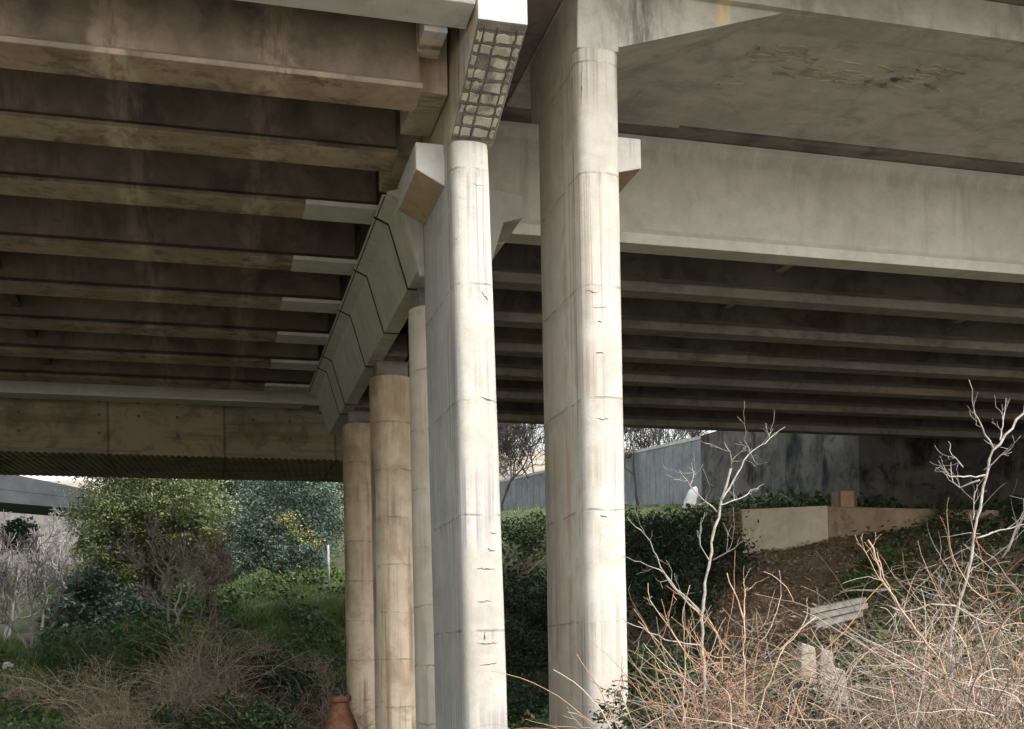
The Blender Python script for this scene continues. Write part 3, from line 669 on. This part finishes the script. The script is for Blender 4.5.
# --- between and behind the columns
for px, z, h, sd, lab in ((505, 66, 5.2, 51, 'dark leafless tree seen in the gap, beside the cracked column'), (532, 72, 5.6, 52, 'dark leafless tree seen in the gap, beside the tallest column'), (641, 60, 4.6, 53, 'dark forked leafless tree before the grey boundary wall'),
                          (662, 62, 5.2, 54, 'straight thin dark trunk before the grey boundary wall'), (690, 70, 5.0, 55, 'dark leafless tree rising behind the grey boundary wall'), (615, 76, 5., 56, 'leafless tree behind the wall, partly hidden by the tallest column'), (518, 90, 6.5, 57, 'farthest leafless tree in the gap between the two blade columns'), (497, 78, 5.5, 58, 'leafless tree in the gap, half hidden by the cracked column'), (545, 80, 6., 59, 'leafless tree in the gap, half hidden by the tallest column'), (650, 84, 6.5, 60, 'farthest leafless tree beyond the boundary wall')):
    bare_tree('bare_tree', ground_at(px, z), h, .07, 4, sd, lab, 'tree', M['twig_dark'], M['twig_dark'], 'dark bare trees behind the bridge', kids=(5, 7), spread=.9, min_r=.012)
leafy('leafy_shrub', [blob(690, 545, 35, 1.5, .95), blob(655, 560, 34, 1.1, .9), blob(725, 560, 35, .9, .8), blob(670, 590, 33, 1.2, .8), blob(640, 535, 37, 1., .7)], 18000, .07, 'leaf_dark', 61, 'dense blackish green bush before the low concrete wall', 'shrub', base=ground_at(690, 35))
leafy('leafy_shrub', [blob(520, 600, 40, 1.1, .9), blob(505, 640, 37, .9, .9), blob(540, 660, 36, .9, .9), blob(520, 700, 33, 1.1, .7), blob(560, 620, 39, 1., 1.)], 9000, .08, 'leaf_dark', 62, 'dark bushes filling the gap between the two blade columns', 'shrub', base=ground_at(520, 37))
leafy('leafy_shrub', [blob(525, 540, 46, 1.3, .7), blob(508, 530, 47, .8, .6), blob(545, 525, 48, .9, .5), blob(600, 520, 48, 1.6, .5)], 5000, .09, 'leaf_ivy', 63, 'green weeds on the shaded slope in the gap between the columns', 'shrub', base=ground_at(522, 46))
leafy('leafy_shrub', [blob(650, 680, 20, .7, .6), blob(690, 700, 17, .6, .5), blob(630, 720, 16, .5, .5)], 5000, .05, 'leaf_dark', 64, 'low ivy tangle beneath the reddish canes beside the tallest column', 'shrub', base=ground_at(660, 18))
leafy('leafy_shrub', [blob(868, 585, 30, .8, .35), blob(885, 560, 32, .6, .4)], 3500, .06, 'leaf_green', 65, 'green weeds on the earth mound beside the planks', 'shrub', base=ground_at(872, 30.5))
leafy('leafy_shrub', [blob(800, 700, 15, .4, .3), blob(770, 715, 13, .4, .3), blob(850, 725, 13, .5, .25)], 4000, .04, 'leaf_dark', 66, 'ivy around the broken pale posts under the brambles', 'shrub', base=ground_at(805, 14))
leafy('leafy_shrub', [blob(880, 525, 39, .7, .45), blob(905, 520, 39, .8, .4), blob(945, 520, 38, .9, .5)], 3000, .07, 'leaf_ivy', 67, 'scrubby weeds along the ledge beyond the earth mound', 'shrub', base=ground_at(905, 39))

# --- near brambles, one thicket each
for px, z, rd, h, cn, sd, mt, m2, lab in (
    (702, 10.2, .24, 2.25, 93, 71, 'twig_red', 'twig_tan', 'reddish thicket closest to the tallest column'),
    (718, 9.6, .42, 2.6, 136, 72, 'twig_red', 'twig_red', 'reddish thicket around the foot of the forked sapling'),
    (757, 10.0, .36, 2.6, 108, 73, 'twig_red', 'twig_tan', 'reddish thicket beside the broken pale posts'),
    (882, 9.6, .34, 2.3, 72, 74, 'twig_tan', 'twig_tan', 'tan thicket just beyond the pale posts, under the planks'),
    (925, 8.8, .50, 2.4, 120, 75, 'twig_tan', 'twig_tan', 'dense tan thicket with a domed top of looping canes'),
    (985, 9.6, .56, 2.4, 120, 76, 'twig_tan', 'twig_red', 'dense tan thicket at the foot of the white-branched sapling'),
    (1035, 8.6, .5, 2.2, 78, 77, 'twig_tan', 'twig_tan', 'tan thicket cut off by the picture edge'),
    (930, 12.5, .6, 2.6, 54, 78, 'twig_tan', 'twig_grey', 'greyer thicket behind the domed one'),
    (1010, 13, .8, 3.2, 72, 79, 'twig_tan', 'twig_grey', 'tall greyish thicket behind the white-branched sapling')):
    b = ground_at(px, z); bramble('bramble_thicket', b, rd, h, cn, sd, lab, mt, 'dry bramble thickets in front of the bridge', .0072, 6, m2, 3. if px < 800 else 1.9)

def sapling(name, label, lines, z, mat, seed, twigs=3):
    """a leafless sapling: trunk and boughs follow the seen forks, each at its own distance"""
    r = np.random.default_rng(seed); px0, py0 = lines[0][0][0][:2]; base = ground_at(px0, z)
    t = thing(name, base, label, 'sapling'); a, b = MB(), MB()
    for i, (pts, ra, rb, dz) in enumerate(lines):
        k = len(pts); P = [at(x, y, z + dz * j / max(1, k - 1)) for j, (x, y) in enumerate(pts)]
        if i == 0: P = [np.array(base) - np.array((0, 0, .1))] + P
        Q = [P[0]]
        for u, w in zip(P[:-1], P[1:]):
            m = max(2, int(np.linalg.norm(w - u) / .07))
            for j in range(1, m + 1): Q.append(u + (w - u) * j / m + (r.normal(size=3) * .007 if j < m else 0))
        rr = np.linspace(ra * (.85 if i == 0 else .72), rb * (.8 if i == 0 else .45), len(Q)) * (1 + .09 * r.normal(size=len(Q))); (a if i == 0 else b).tube(Q, rr, 7 if i == 0 else 6, cap=True)
        for _ in range(twigs if i else twigs + 2):
            j = int(r.integers(len(Q) // 4, max(len(Q) // 4 + 1, int(len(Q) * .8)))); d = (Q[j + 1] - Q[j]); d /= np.linalg.norm(d) + 1e-9
            out = []; grow(r, Q[j], d + r.normal(size=3) * .7 + np.array((0, 0, .2)), r.uniform(.1, .28), max(.003, rr[j] * .42), 1, out, .1, .2, 4, (1, 2), .6, .7)
            for p_, q_, dp in out: b.tube(p_, np.maximum(q_ * np.linspace(1, .5, len(q_)), .0016), 4, cap=False)
    a.build('trunk', M[mat], t, smooth=True); b.build('branches', M[mat], t, smooth=True)
sapling('bare_sapling', 'pale forked leafless sapling standing before the dark bush and low concrete wall', [
    ([(707, 729), (701, 617), (713, 535), (720, 508), (731, 468)], .022, .013, .1),
    ([(731, 468), (730, 452), (724, 442)], .011, .006, -.3), ([(722, 500), (749, 454), (770, 438), (785, 427)], .013, .005, .4), ([(749, 454), (744, 440), (747, 430)], .007, .004, -.2),
    ([(701, 617), (668, 580), (645, 535), (627, 517)], .012, .005, -.6), ([(700, 612), (660, 570), (622, 556)], .011, .006, .5), ([(717, 512), (690, 486), (679, 470)], .011, .005, -.4),
    ([(690, 486), (694, 472), (687, 466)], .006, .004, .2), ([(720, 505), (745, 496), (764, 484)], .009, .004, .5), ([(713, 560), (735, 548), (751, 533)], .008, .004, -.3), ([(709, 560), (700, 545), (697, 530)], .007, .004, .3),
    ([(700, 645), (665, 640), (622, 618)], .011, .008, -.4), ([(705, 690), (670, 712), (640, 729)], .010, .007, -.5)], 9.9, 'bark_pale', 81)
sapling('bare_sapling', 'white-branched leafless sapling at the picture edge, reaching up to the girders', [
    ([(950, 640), (971, 560), (977, 518), (982, 497), (993, 450), (1005, 435), (1024, 413), (1034, 390)], .021, .011, .2),
    ([(993, 448), (974, 413), (972, 400), (969, 380)], .012, .006, -.3), ([(1000, 440), (1004, 415), (1006, 398)], .008, .004, .5), ([(985, 475), (963, 477), (950, 477), (938, 460)], .012, .005, -.5),
    ([(980, 480), (960, 488), (953, 482), (951, 462)], .010, .005, .3), ([(963, 467), (952, 455), (948, 441)], .008, .004, .4), ([(977, 538), (1000, 530), (1040, 521)], .012, .008, .4),
    ([(1002, 558), (1024, 514), (1040, 490)], .014, .008, -.3), ([(984, 470), (1008, 449), (1012, 444)], .008, .004, -.2), ([(973, 520), (974, 495), (977, 484)], .006, .004, .5)], 9.6, 'bark_pale', 82)
sapling('bare_sapling', 'thin upright pinkish cane pair standing out of the tan thicket beside the planks', [
    ([(960, 729), (940, 660), (905, 615), (885, 585), (868, 540)], .012, .009, -.2), ([(896, 603), (882, 570), (877, 552)], .008, .006, .3), ([(885, 585), (866, 553), (855, 535)], .005, .003, .3)], 9.0, 'bark_red', 83, 2)
sapling('bare_sapling', 'grey crooked branch lying bent across the top of the domed thicket', [
    ([(1010, 729), (985, 650), (975, 618), (955, 606), (930, 604), (905, 612), (890, 606)], .017, .008, .2), ([(930, 604), (935, 595), (940, 592)], .008, .005, -.2), ([(975, 618), (1000, 627), (1024, 640)], .011, .008, .3)], 9.2, 'bark_pale', 84, 3)
sapling('bare_sapling', 'reddish leaning sapling crossing before the broken pale posts', [
    ([(755, 729), (765, 690), (780, 655), (800, 630), (816, 617)], .010, .005, .2), ([(776, 660), (800, 680), (830, 655), (850, 640)], .006, .004, -.4)], 9.0, 'bark_red', 85, 3)
sapling('bare_sapling', 'upright reddish canes rising in the middle of the reddish thicket', [
    ([(742, 729), (745, 680), (744, 620), (738, 600), (727, 573)], .011, .006, .2), ([(682, 729), (685, 660), (683, 610), (690, 585)], .010, .005, -.2), ([(684, 650), (660, 615), (650, 600), (648, 583)], .009, .005, .3), ([(744, 620), (745, 590), (744, 578)], .007, .004, .3)], 9.4, 'bark_red', 86, 4)

# --- walls and bits behind the brambles
w = thing('boundary_wall', at(690, 506, 55), 'grey ribbed boundary wall with a pale coping, behind the bare trees', 'wall')
mb, cp = MB(), MB()
pa, pb = at(712, 500, 54.6), at(470, 500, 80)
for i in range(70):
    u0, u1 = i / 70, (i + 1) / 70; um = (u0 + u1) / 2
    q0, q1 = pa + (pb - pa) * u0, pa + (pb - pa) * u1
    t0 = at(712, 437, 54.6)[2] * (1 - u0) + at(470, 489, 80)[2] * u0; t1 = at(712, 437, 54.6)[2] * (1 - u1) + at(470, 489, 80)[2] * u1
    dd_ = np.array((FW[0], FW[1], 0)) * (.03 if i % 2 else 0.)
    lo = [np.array((*q0[:2], 4.5)) + dd_, np.array((*q1[:2], 4.5)) + dd_, np.array((*q1[:2], 4.5)) + FW * .25, np.array((*q0[:2], 4.5)) + FW * .25]
    tops = [t0, t1, t1, t0]
    mb.hexa(lo, [np.array((*p[:2], h)) for p, h in zip(lo, tops)])
    lo2 = [q0 - FW * .05, q1 - FW * .05, q1 + FW * .3, q0 + FW * .3]
    cp.hexa([np.array((*p[:2], h + .004)) for p, h in zip(lo2, tops)], [np.array((*p[:2], h + .16)) for p, h in zip(lo2, tops)])
M['grey_wall'] = concrete('grey_wall_sheet', (.20, .21, .225), (.27, .28, .29), (.11, .11, .11), .6, (3, 3, .2), .48, (.15, .14, .13), .5)
mb.build('panel', M['grey_wall'], w); cp.build('coping', M['white'], w)
w = thing('retaining_wall', at(850, 505, 44), 'soot-blackened concrete retaining wall under the far deck edge', 'wall')
mb = MB(); p0, p1, p2 = at(702, 520, 54), at(860, 520, 44.5), at(1180, 520, 43)
M['black_wall'] = concrete('sooty_wall_concrete', (.085, .08, .072), (.15, .14, .122), (.01, .01, .012), 1., (1.2, 1.2, .3), .44, (.025, .025, .027), .9, zones=[(0, 18.2, 1.2, (.015, .016, .02), .9, .8)])
for a, b in ((p0, p1), (p1, p2)):
    mb.hexa([(a[0], a[1], 3.5), (b[0], b[1], 3.5), (b[0] + .3, b[1] + .5, 3.5), (a[0] + .3, a[1] + .5, 3.5)], [(a[0], a[1], 10.2), (b[0], b[1], 10.2), (b[0] + .3, b[1] + .5, 10.2), (a[0] + .3, a[1] + .5, 10.2)])
mb.build('wall_panel', M['black_wall'], w)
w = thing('low_wall', at(785, 553, 38), 'low cream concrete wall half buried by the brown earth mound', 'wall')
a, b = at(742, 530, 38.6), at(828, 530, 38); ztop = at(790, 507, 38.2)[2]
M['cream'] = concrete('cream_render', (.66, .59, .455), (.74, .67, .54), (.33, .26, .18), .5, (3, 3, .3), .5, (.36, .29, .21), .45)
mb = MB(); mb.hexa([(a[0], a[1], ztop - 2.6), (b[0], b[1], ztop - 2.6), (b[0] + .1, b[1] + .3, ztop - 2.6), (a[0] + .1, a[1] + .3, ztop - 2.6)], [(a[0], a[1], ztop), (b[0], b[1], ztop), (b[0] + .1, b[1] + .3, ztop), (a[0] + .1, a[1] + .3, ztop)])
mb.build('wall_face', M['cream'], w, bevel=.03)
c_ = at(1000, 530, 38)
mb = MB(); mb.hexa([(b[0] + .004, b[1] + .05, ztop - 2.6), (c_[0], c_[1], ztop - 2.6), (c_[0], c_[1] + .3, ztop - 2.6), (b[0] + .104, b[1] + .35, ztop - 2.6)], [(b[0] + .004, b[1] + .05, ztop - .02), (c_[0], c_[1], ztop - .25), (c_[0], c_[1] + .3, ztop - .25), (b[0] + .104, b[1] + .35, ztop - .02)])
M['earth_wall'] = concrete('earthy_wall', (.32, .235, .16), (.42, .32, .23), (.18, .13, .085), .7, (3, 3, .5), .46, (.1, .08, .055), .7, bump=1.)
mb.build('wall_base', M['earth_wall'], w, bevel=.05)
a, b = at(712, 532, 39.2), at(742, 532, 38.61)
mb = MB(); mb.hexa([(a[0], a[1], ztop - 2.4), (b[0] - .004, b[1], ztop - 2.4), (b[0] + .09, b[1] + .3, ztop - 2.4), (a[0] + .1, a[1] + .3, ztop - 2.4)], [(a[0], a[1], ztop - .1), (b[0] - .004, b[1], ztop - .05), (b[0] + .09, b[1] + .3, ztop - .05), (a[0] + .1, a[1] + .3, ztop - .1)])
mb.build('wall_return', M['earth_wall'], w, bevel=.03)

M['card'] = plain('brown_board', (.30, .21, .13), (.38, .28, .19), 3)
p = at(848, 508, 38.3); t = thing('wooden_crate', (p[0], p[1], ztop), 'small brown crate sitting on the ledge beside the cream wall', 'crate')
mb = MB(); mb.box(p[0] - .33, p[0] + .33, p[1] + .02, p[1] + .5, ztop - .02, ztop + .52); mb.build('crate_body', M['card'], t, bevel=.015)
for q in (-.335, .265):
    mb = MB(); mb.box(p[0] + q, p[0] + q + .07, p[1] - .005, p[1] + .015, ztop - .02, ztop + .53); mb.build('batten', M['bark'], t)
mb = MB(); mb.box(p[0] + .2, p[0] + .27, p[1] + .1, p[1] + .17, ztop + .524, ztop + 1.0); mb.build('stick', M['bark'], t)
# white leaning sack
p = at(688, 506, 50); t = thing('white_sack', p, 'white sack leaning on the grass before the dark retaining wall', 'sack'); mb = MB(); r_ = np.random.default_rng(5); k, rows = 12, 8
for i in range(rows):
    u = i / (rows - 1); wdt = .30 * (1 - .45 * u ** 3) * (1 if i < rows - 1 else .4)
    for j in range(k):
        an = 2 * math.pi * j / k; s_ = 1 + r_.normal() * .06
        mb.v.append((p[0] + wdt * s_ * math.cos(an) + .32 * u, p[1] + .2 * s_ * math.sin(an), p[2] - .12 + .95 * u))
for i in range(rows - 1):
    for j in range(k): mb.f.append((i * k + j, i * k + (j + 1) % k, (i + 1) * k + (j + 1) % k, (i + 1) * k + j)); mb.m.append(0)
mb.f += [tuple((rows - 1) * k + j for j in range(k))]; mb.m.append(0)
M['plastic'] = plain('white_plastic', (.33, .33, .33), (.45, .45, .43), 4)
mb.build('sack_body', M['plastic'], t, smooth=True); mb = MB(); mb.tube([(p[0] + .32 + .1 * math.cos(a), p[1] + .07 * math.sin(a), p[2] + .8) for a in np.linspace(0, 6.28, 10)], .025, 5); mb.build('tie', M['twig_dark'], t)
# planks
M['plank'] = plain('grey_plank', (.13, .125, .115), (.24, .23, .21), 5)
for i, (xa, ya, xb, yb, dz, lab) in enumerate(((806, 612, 862, 600, 0, 'topmost grey plank of the stack on the mound'), (806, 619, 864, 606, -.12, 'middle grey plank of the stack on the mound'), (812, 626, 858, 614, -.3, 'lowest grey plank of the stack, half under the brambles'))):
    a, b = at(xa, ya, 25 + dz), at(xb, yb, 25.8 + dz); d = (b - a) / np.linalg.norm(b - a); nn = np.array((-d[1], d[0], 0.)); nn /= np.linalg.norm(nn); hh = np.cross(d, nn) * .06
    mb = MB(); q = lambda c: [c - nn * .13 - hh, c + nn * .13 - hh, c + nn * .13 + hh, c - nn * .13 + hh]; mb.hexa(q(a), q(b))
    o = mb.build('timber_plank', M['plank'], bevel=.008); tag(o, lab, 'plank', 'grey planks on the mound')
# broken posts
M['post'] = concrete('broken_post_concrete', (.20, .185, .155), (.29, .265, .225), (.22, .2, .16), .6, (6, 6, .6), .48, (.2, .18, .14), .5, bump=1.)
for i, (px, pt, pb_, wd, lab) in enumerate(((806, 645, 695, .13, 'upright pale broken post beside the reddish thicket'), (822, 650, 705, .12, 'leaning pale broken post against the upright one'), (838, 668, 715, .16, 'short pale broken stub between the two thickets'))):
    z = 15.5 + .3 * i; a, b = at(px, pb_ + 25, z), at(px + (0, 3, -4)[i], pt, z); mb = MB()
    q = lambda c, s, tl: [c + np.array((-s, -s * .7, tl)), c + np.array((s, -s * .7, -tl)), c + np.array((s, s * .7, 0)), c + np.array((-s, s * .7, tl * .5))]
    mb.hexa(q(a, wd, 0), q((a + b) / 2, wd * .97, 0)); mb.hexa(q((a + b) / 2 + np.array((0, 0, .003)), wd * .95, 0), q(b, wd * .8, .04))
    o = mb.build('broken_post', M['post'], bevel=.02); tag(o, lab, 'post', 'broken posts under the brambles')
# white marker pole
a = at(329, 580, 45); b = at(328, 545, 45); mb = MB(); mb.tube([a - np.array((0, 0, .3)), b], .05, 10); o = mb.build('marker_pole', M['plastic'], smooth=True); tag(o, 'slim white pole standing on the grassy slope beside the farthest column', 'pole')
# rusty standpipe cover by the columns
M['rust'] = plain('rusty_terracotta', (.11, .05, .03), (.22, .105, .06), 9)
p = at(341, 729, 26); t = thing('clay_chimney', p, 'rust-red flared clay chimney rising beside the farthest column', 'chimney')
def lathe(mb, prof, c, k=16):
    o_ = len(mb.v)
    for r_, z in prof:
        for j in range(k): mb.v.append((c[0] + r_ * math.cos(2 * math.pi * j / k), c[1] + r_ * math.sin(2 * math.pi * j / k), c[2] + z))
    for i in range(len(prof) - 1):
        for j in range(k): mb.f.append((o_ + i * k + j, o_ + i * k + (j + 1) % k, o_ + (i + 1) * k + (j + 1) % k, o_ + (i + 1) * k + j)); mb.m.append(0)
    mb.f.append(tuple(o_ + (len(prof) - 1) * k + j for j in range(k))); mb.m.append(0)
mb = MB(); lathe(mb, [(.42, -1.6), (.40, -.1), (.38, .04), (.24, .40), (.20, .5), (.20, .62)], p); mb.build('chimney_body', M['rust'], t, auto=40)
mb = MB(); lathe(mb, [(.2, .622), (.25, .624), (.25, .74), (.2, .742)], p); mb.build('rim', M['rust'], t, auto=40)
# scraps of white rubbish
for i, (px, py, z, sd, lab) in enumerate(((118, 604, 41, 1, 'white plastic scrap in the bushes below the round tree'), (65, 625, 41, 2, 'small white plastic scrap on the bank among the pale bare trees'), (5, 667, 30, 3, 'white plastic scrap on bare soil at the picture edge'))):
    p = at(px, py, z); r_ = np.random.default_rng(sd); mb = MB()
    for q in range(3):
        c = p + r_.normal(size=3) * .08; pts = [c + np.array((.09 * math.cos(a) * r_.uniform(.6, 1.2), .06 * math.sin(a), r_.normal() * .03)) for a in np.arange(7) * 2 * math.pi / 7]
        mb.hexa(pts, [v_ + np.array((0, 0, .05)) for v_ in pts])
    tag(mb.build('plastic_scrap', M['plastic']), lab, 'litter', 'white litter on the bank')

# --- distant viaduct at the left
dv = thing('distant_viaduct', at(40, 500, 85), 'distant grey viaduct crossing under the sky beyond the bank', 'viaduct')
L_, Rr = at(-260, 470, 80), at(125, 500, 95)
def band(y0a, y1a, y0b, y1b, dep, name, mat):
    a0, a1, b0, b1 = at(-160, y0a, 53), at(-160, y1a, 53), at(130, y0b, 56), at(130, y1b, 56); k = FW * dep; mb = MB()
    mb.hexa([a1, b1, b1 + k, a1 + k], [a0, b0, b0 + k, a0 + k]); return mb.build(name, mat, dv)
M['far_grey'] = concrete('distant_concrete', (.04, .045, .05), (.065, .07, .077), (.03, .033, .037), .5, (.3, .3, .3), .5)
band(439, 471, 498, 504, 6, 'parapet', M['far_grey']); band(471.4, 489, 504.3, 513, 5, 'deck', M['far_grey'])
a = at(85, 508, 89); mb = MB()
mb.hexa([at(40, 500, 55.2), at(112, 506, 55.9), at(112, 506, 55.9) + FW * 4, at(40, 500, 55.2) + FW * 4][::-1], [at(76, 516, 55.6), at(112, 519, 55.9), at(112, 519, 55.9) + FW * 4, at(76, 516, 55.6) + FW * 4][::-1]); mb.build('haunch', M['far_grey'], dv)
mb = MB(); mb.tube([at(106, 516, 58) , at(106, 640, 58)], .8, 16); mb.build('pier', M['far_grey'], dv, smooth=True)
w = thing('hillside_wall', at(30, 590, 63), 'tall streaked grey retaining wall below the distant viaduct', 'wall')
M['streaky'] = concrete('streaky_wall_concrete', (.12, .12, .115), (.18, .177, .168), (.25, .22, .18), .8, (1.6, 1.6, .12), .45, (.065, .07, .065), .7)
a, b = at(-260, 590, 60), at(112, 590, 66); mb, cp = MB(), MB(); ta, tb = at(-260, 500, 60)[2], at(112, 507, 66)[2]
for i in range(12):
    u0, u1 = i / 12 + .0008, (i + 1) / 12 - .0008; q0, q1 = a + (b - a) * u0, a + (b - a) * u1; h0, h1 = ta + (tb - ta) * u0, ta + (tb - ta) * u1
    fl = lambda q, h: np.array((q[0], q[1], h)); bk = np.array((FW[0], FW[1], 0)) * .5
    mb.hexa([fl(q0, -3), fl(q1, -3), fl(q1, -3) + bk, fl(q0, -3) + bk], [fl(q0, h0), fl(q1, h1), fl(q1, h1) + bk, fl(q0, h0) + bk])
mb.build('wall_panel', M['streaky'], w)
cp.hexa([fl(a, ta + .004) - bk * .2, fl(b, tb + .004) - bk * .2, fl(b, tb + .004) + bk * 1.2, fl(a, ta + .004) + bk * 1.2], [fl(a, ta + .2) - bk * .2, fl(b, tb + .2) - bk * .2, fl(b, tb + .2) + bk * 1.2, fl(a, ta + .2) + bk * 1.2]); cp.build('coping', M['streaky'], w)
r_ = random.Random(17)
for i in (1,):
    bare_tree('poplar', ground_at(485 + i * 30, r_.uniform(95, 110)), 8, .10, 3, 213 + i, 'tall leafless poplar on the far hillside in the gap between the blade columns', 'tree', M['twig_grey'], M['twig_grey'], None, kids=(5, 7), spread=.38, min_r=.03, lift=.25, wob=.12, shrink=.45)

# --- grass and ground weeds (nobody could count these)
def scatter(polys, count, seed):
    """points on the ground inside quads given as pixel column and distance ranges"""
    r = np.random.default_rng(seed); out = []
    for (xa, xb, za, zb, wgt) in polys:
        k = int(count * wgt); px = r.uniform(xa, xb, k); z = r.uniform(za, zb, k)
        X = (FW[None] + ((px - 512) / FPX)[:, None] * RT[None]) * z[:, None]
        out.append(X)
    P = np.concatenate(out); P[:, 2] = hgt(P[:, 0], P[:, 1]); return P, r
P, r = scatter([(180, 360, 33, 50, .75), (-40, 130, 18, 40, .4), (60, 200, 28, 45, .15), (490, 760, 44, 60, .05), (500, 560, 34, 46, .06)], 60000, 3)
nz = np.sin(P[:, 0] * 1.3 + 2 * np.sin(P[:, 1] * .7)) * np.sin(P[:, 1] * 1.5 + 1.7 * np.sin(P[:, 0] * .9)) + .5 * np.sin(P[:, 0] * 3.9 + P[:, 1] * 2.3)
P = P[r.random(len(P)) < .35 + .55 * (nz > -.1)]; nz = np.sin(P[:, 0] * 1.3 + 2 * np.sin(P[:, 1] * .7)) * np.sin(P[:, 1] * 1.5 + 1.7 * np.sin(P[:, 0] * .9))
k = len(P); an = r.uniform(0, 6.28, k); ln = r.uniform(.08, .34, k) * (1 + .75 * nz); wd = .022
sd_ = np.stack([np.cos(an), np.sin(an), np.zeros(k)], 1) * wd; lean = np.stack([r.normal(size=k) * .5, r.normal(size=k) * .5, np.ones(k)], 1); lean /= np.linalg.norm(lean, axis=1)[:, None]
V = np.stack([P - sd_, P + sd_, P + lean * ln[:, None]], 1).reshape(-1, 3); V[:, 2] -= .02
o = mesh_of('grass', V, np.arange(3 * k).reshape(-1, 3), M['grass']); tag(o, 'short green grass on the bank', 'grass', kind='stuff')
P, r = scatter([(180, 330, 22, 33, .3), (-30, 200, 17, 30, .1), (40, 240, 30, 58, .25), (480, 720, 26, 50, .25), (620, 1060, 11, 26, .12), (860, 1060, 26, 42, .1), (715, 900, 38.5, 48, .12)], 42000, 4)
Q, r = scatter([(185, 345, 33, 49, 1.), (-20, 110, 20, 36, .4)], 50, 14)      # clumps of weeds on the grass
Q = np.repeat(Q, 70, 0); Q += r.normal(size=Q.shape) * np.array((.33, .33, 0)); Q[:, 2] = hgt(Q[:, 0], Q[:, 1]) + np.abs(r.normal(size=len(Q))) * .14; P = np.concatenate([P, Q])
P += r.normal(size=P.shape) * np.array((.1, .1, .0)); P[:, 2] += np.abs(r.normal(size=len(P))) * .16
k = len(P); nrm = r.normal(size=(k, 3)); nrm[:, 2] = np.abs(nrm[:, 2]) + .6; nrm /= np.linalg.norm(nrm, axis=1)[:, None]
t_ = np.cross(nrm, r.normal(size=(k, 3))); t_ /= np.linalg.norm(t_, axis=1)[:, None]; b_ = np.cross(nrm, t_); s_ = (.03 + .0022 * np.linalg.norm(P[:, :2], axis=1))[:, None] * r.uniform(.5, 1.2, (k, 1))
V = np.stack([P - t_ * s_, P + b_ * s_ * .5, P + t_ * s_, P - b_ * s_ * .5], 1).reshape(-1, 3)
o = mesh_of('undergrowth', V, np.arange(4 * k).reshape(-1, 4), M['leaf_ivy']); tag(o, 'low leafy ground cover', 'undergrowth', kind='stuff')

M['litter'] = island('dead_leaf', [(0, (.10, .068, .045)), (.5, (.24, .165, .108)), (.9, (.37, .285, .205)), (1, (.5, .44, .36))])
P, r = scatter([(700, 900, 38, 48, .2), (700, 1010, 24, 38, .7), (640, 1060, 12, 26, .3)], 26000, 8)
P += r.normal(size=P.shape) * np.array((.1, .1, .0)); P[:, 2] += np.abs(r.normal(size=len(P))) * .05
k = len(P); nrm = r.normal(size=(k, 3)); nrm[:, 2] = np.abs(nrm[:, 2]) + .7; nrm /= np.linalg.norm(nrm, axis=1)[:, None]
t_ = np.cross(nrm, r.normal(size=(k, 3))); t_ /= np.linalg.norm(t_, axis=1)[:, None]; b_ = np.cross(nrm, t_); s_ = r.uniform(.02, .075, (k, 1))
V = np.stack([P - t_ * s_ * 1.6, P + b_ * s_ * .4, P + t_ * s_ * 1.6, P - b_ * s_ * .4], 1).reshape(-1, 3)
o = mesh_of('leaf_litter', V, np.arange(4 * k).reshape(-1, 4), M['litter']); tag(o, 'dead leaves and twigs on the earth mound', 'litter', kind='stuff')

# ------------------------------------------------------------------ light
SUN_EL, SUN_AZ = R(43), R(146)      # azimuth clockwise from the way the cap beam runs: behind the viewer, to the right
wd_ = bpy.data.worlds.new('World'); S.world = wd_; wd_.use_nodes = True; nt = wd_.node_tree
bg = nt.nodes['Background']; sk = nt.nodes.new('ShaderNodeTexSky'); sk.sky_type = 'NISHITA'; sk.sun_disc = False
sk.sun_elevation = SUN_EL; sk.sun_rotation = SUN_AZ; sk.air_density = 1.6; sk.dust_density = 4.5; sk.ozone_density = .6
hsv = nt.nodes.new('ShaderNodeHueSaturation'); hsv.inputs['Saturation'].default_value = .35
nt.links.new(sk.outputs[0], hsv.inputs['Color']); nt.links.new(hsv.outputs[0], bg.inputs[0]); bg.inputs[1].default_value = .15
sl = bpy.data.lights.new('sun', 'SUN'); sl.energy = .65; sl.angle = R(30); sl.color = (1, .98, .95)
so = bpy.data.objects.new('sun', sl); COL.objects.link(so)
sd = Vector((math.sin(SUN_AZ) * math.cos(SUN_EL), math.cos(SUN_AZ) * math.cos(SUN_EL), math.sin(SUN_EL)))
so.rotation_euler = (-sd).to_track_quat('-Z', 'Y').to_euler(); so.location = sd * 60
vs = S.view_settings; vs.view_transform = 'Standard'; vs.look = 'None'; vs.exposure = 1.5; vs.gamma = 1; vs.use_curve_mapping = False
S.render.engine = 'CYCLES'; S.cycles.max_bounces = 10; S.cycles.diffuse_bounces = 8; S.cycles.use_denoising = True
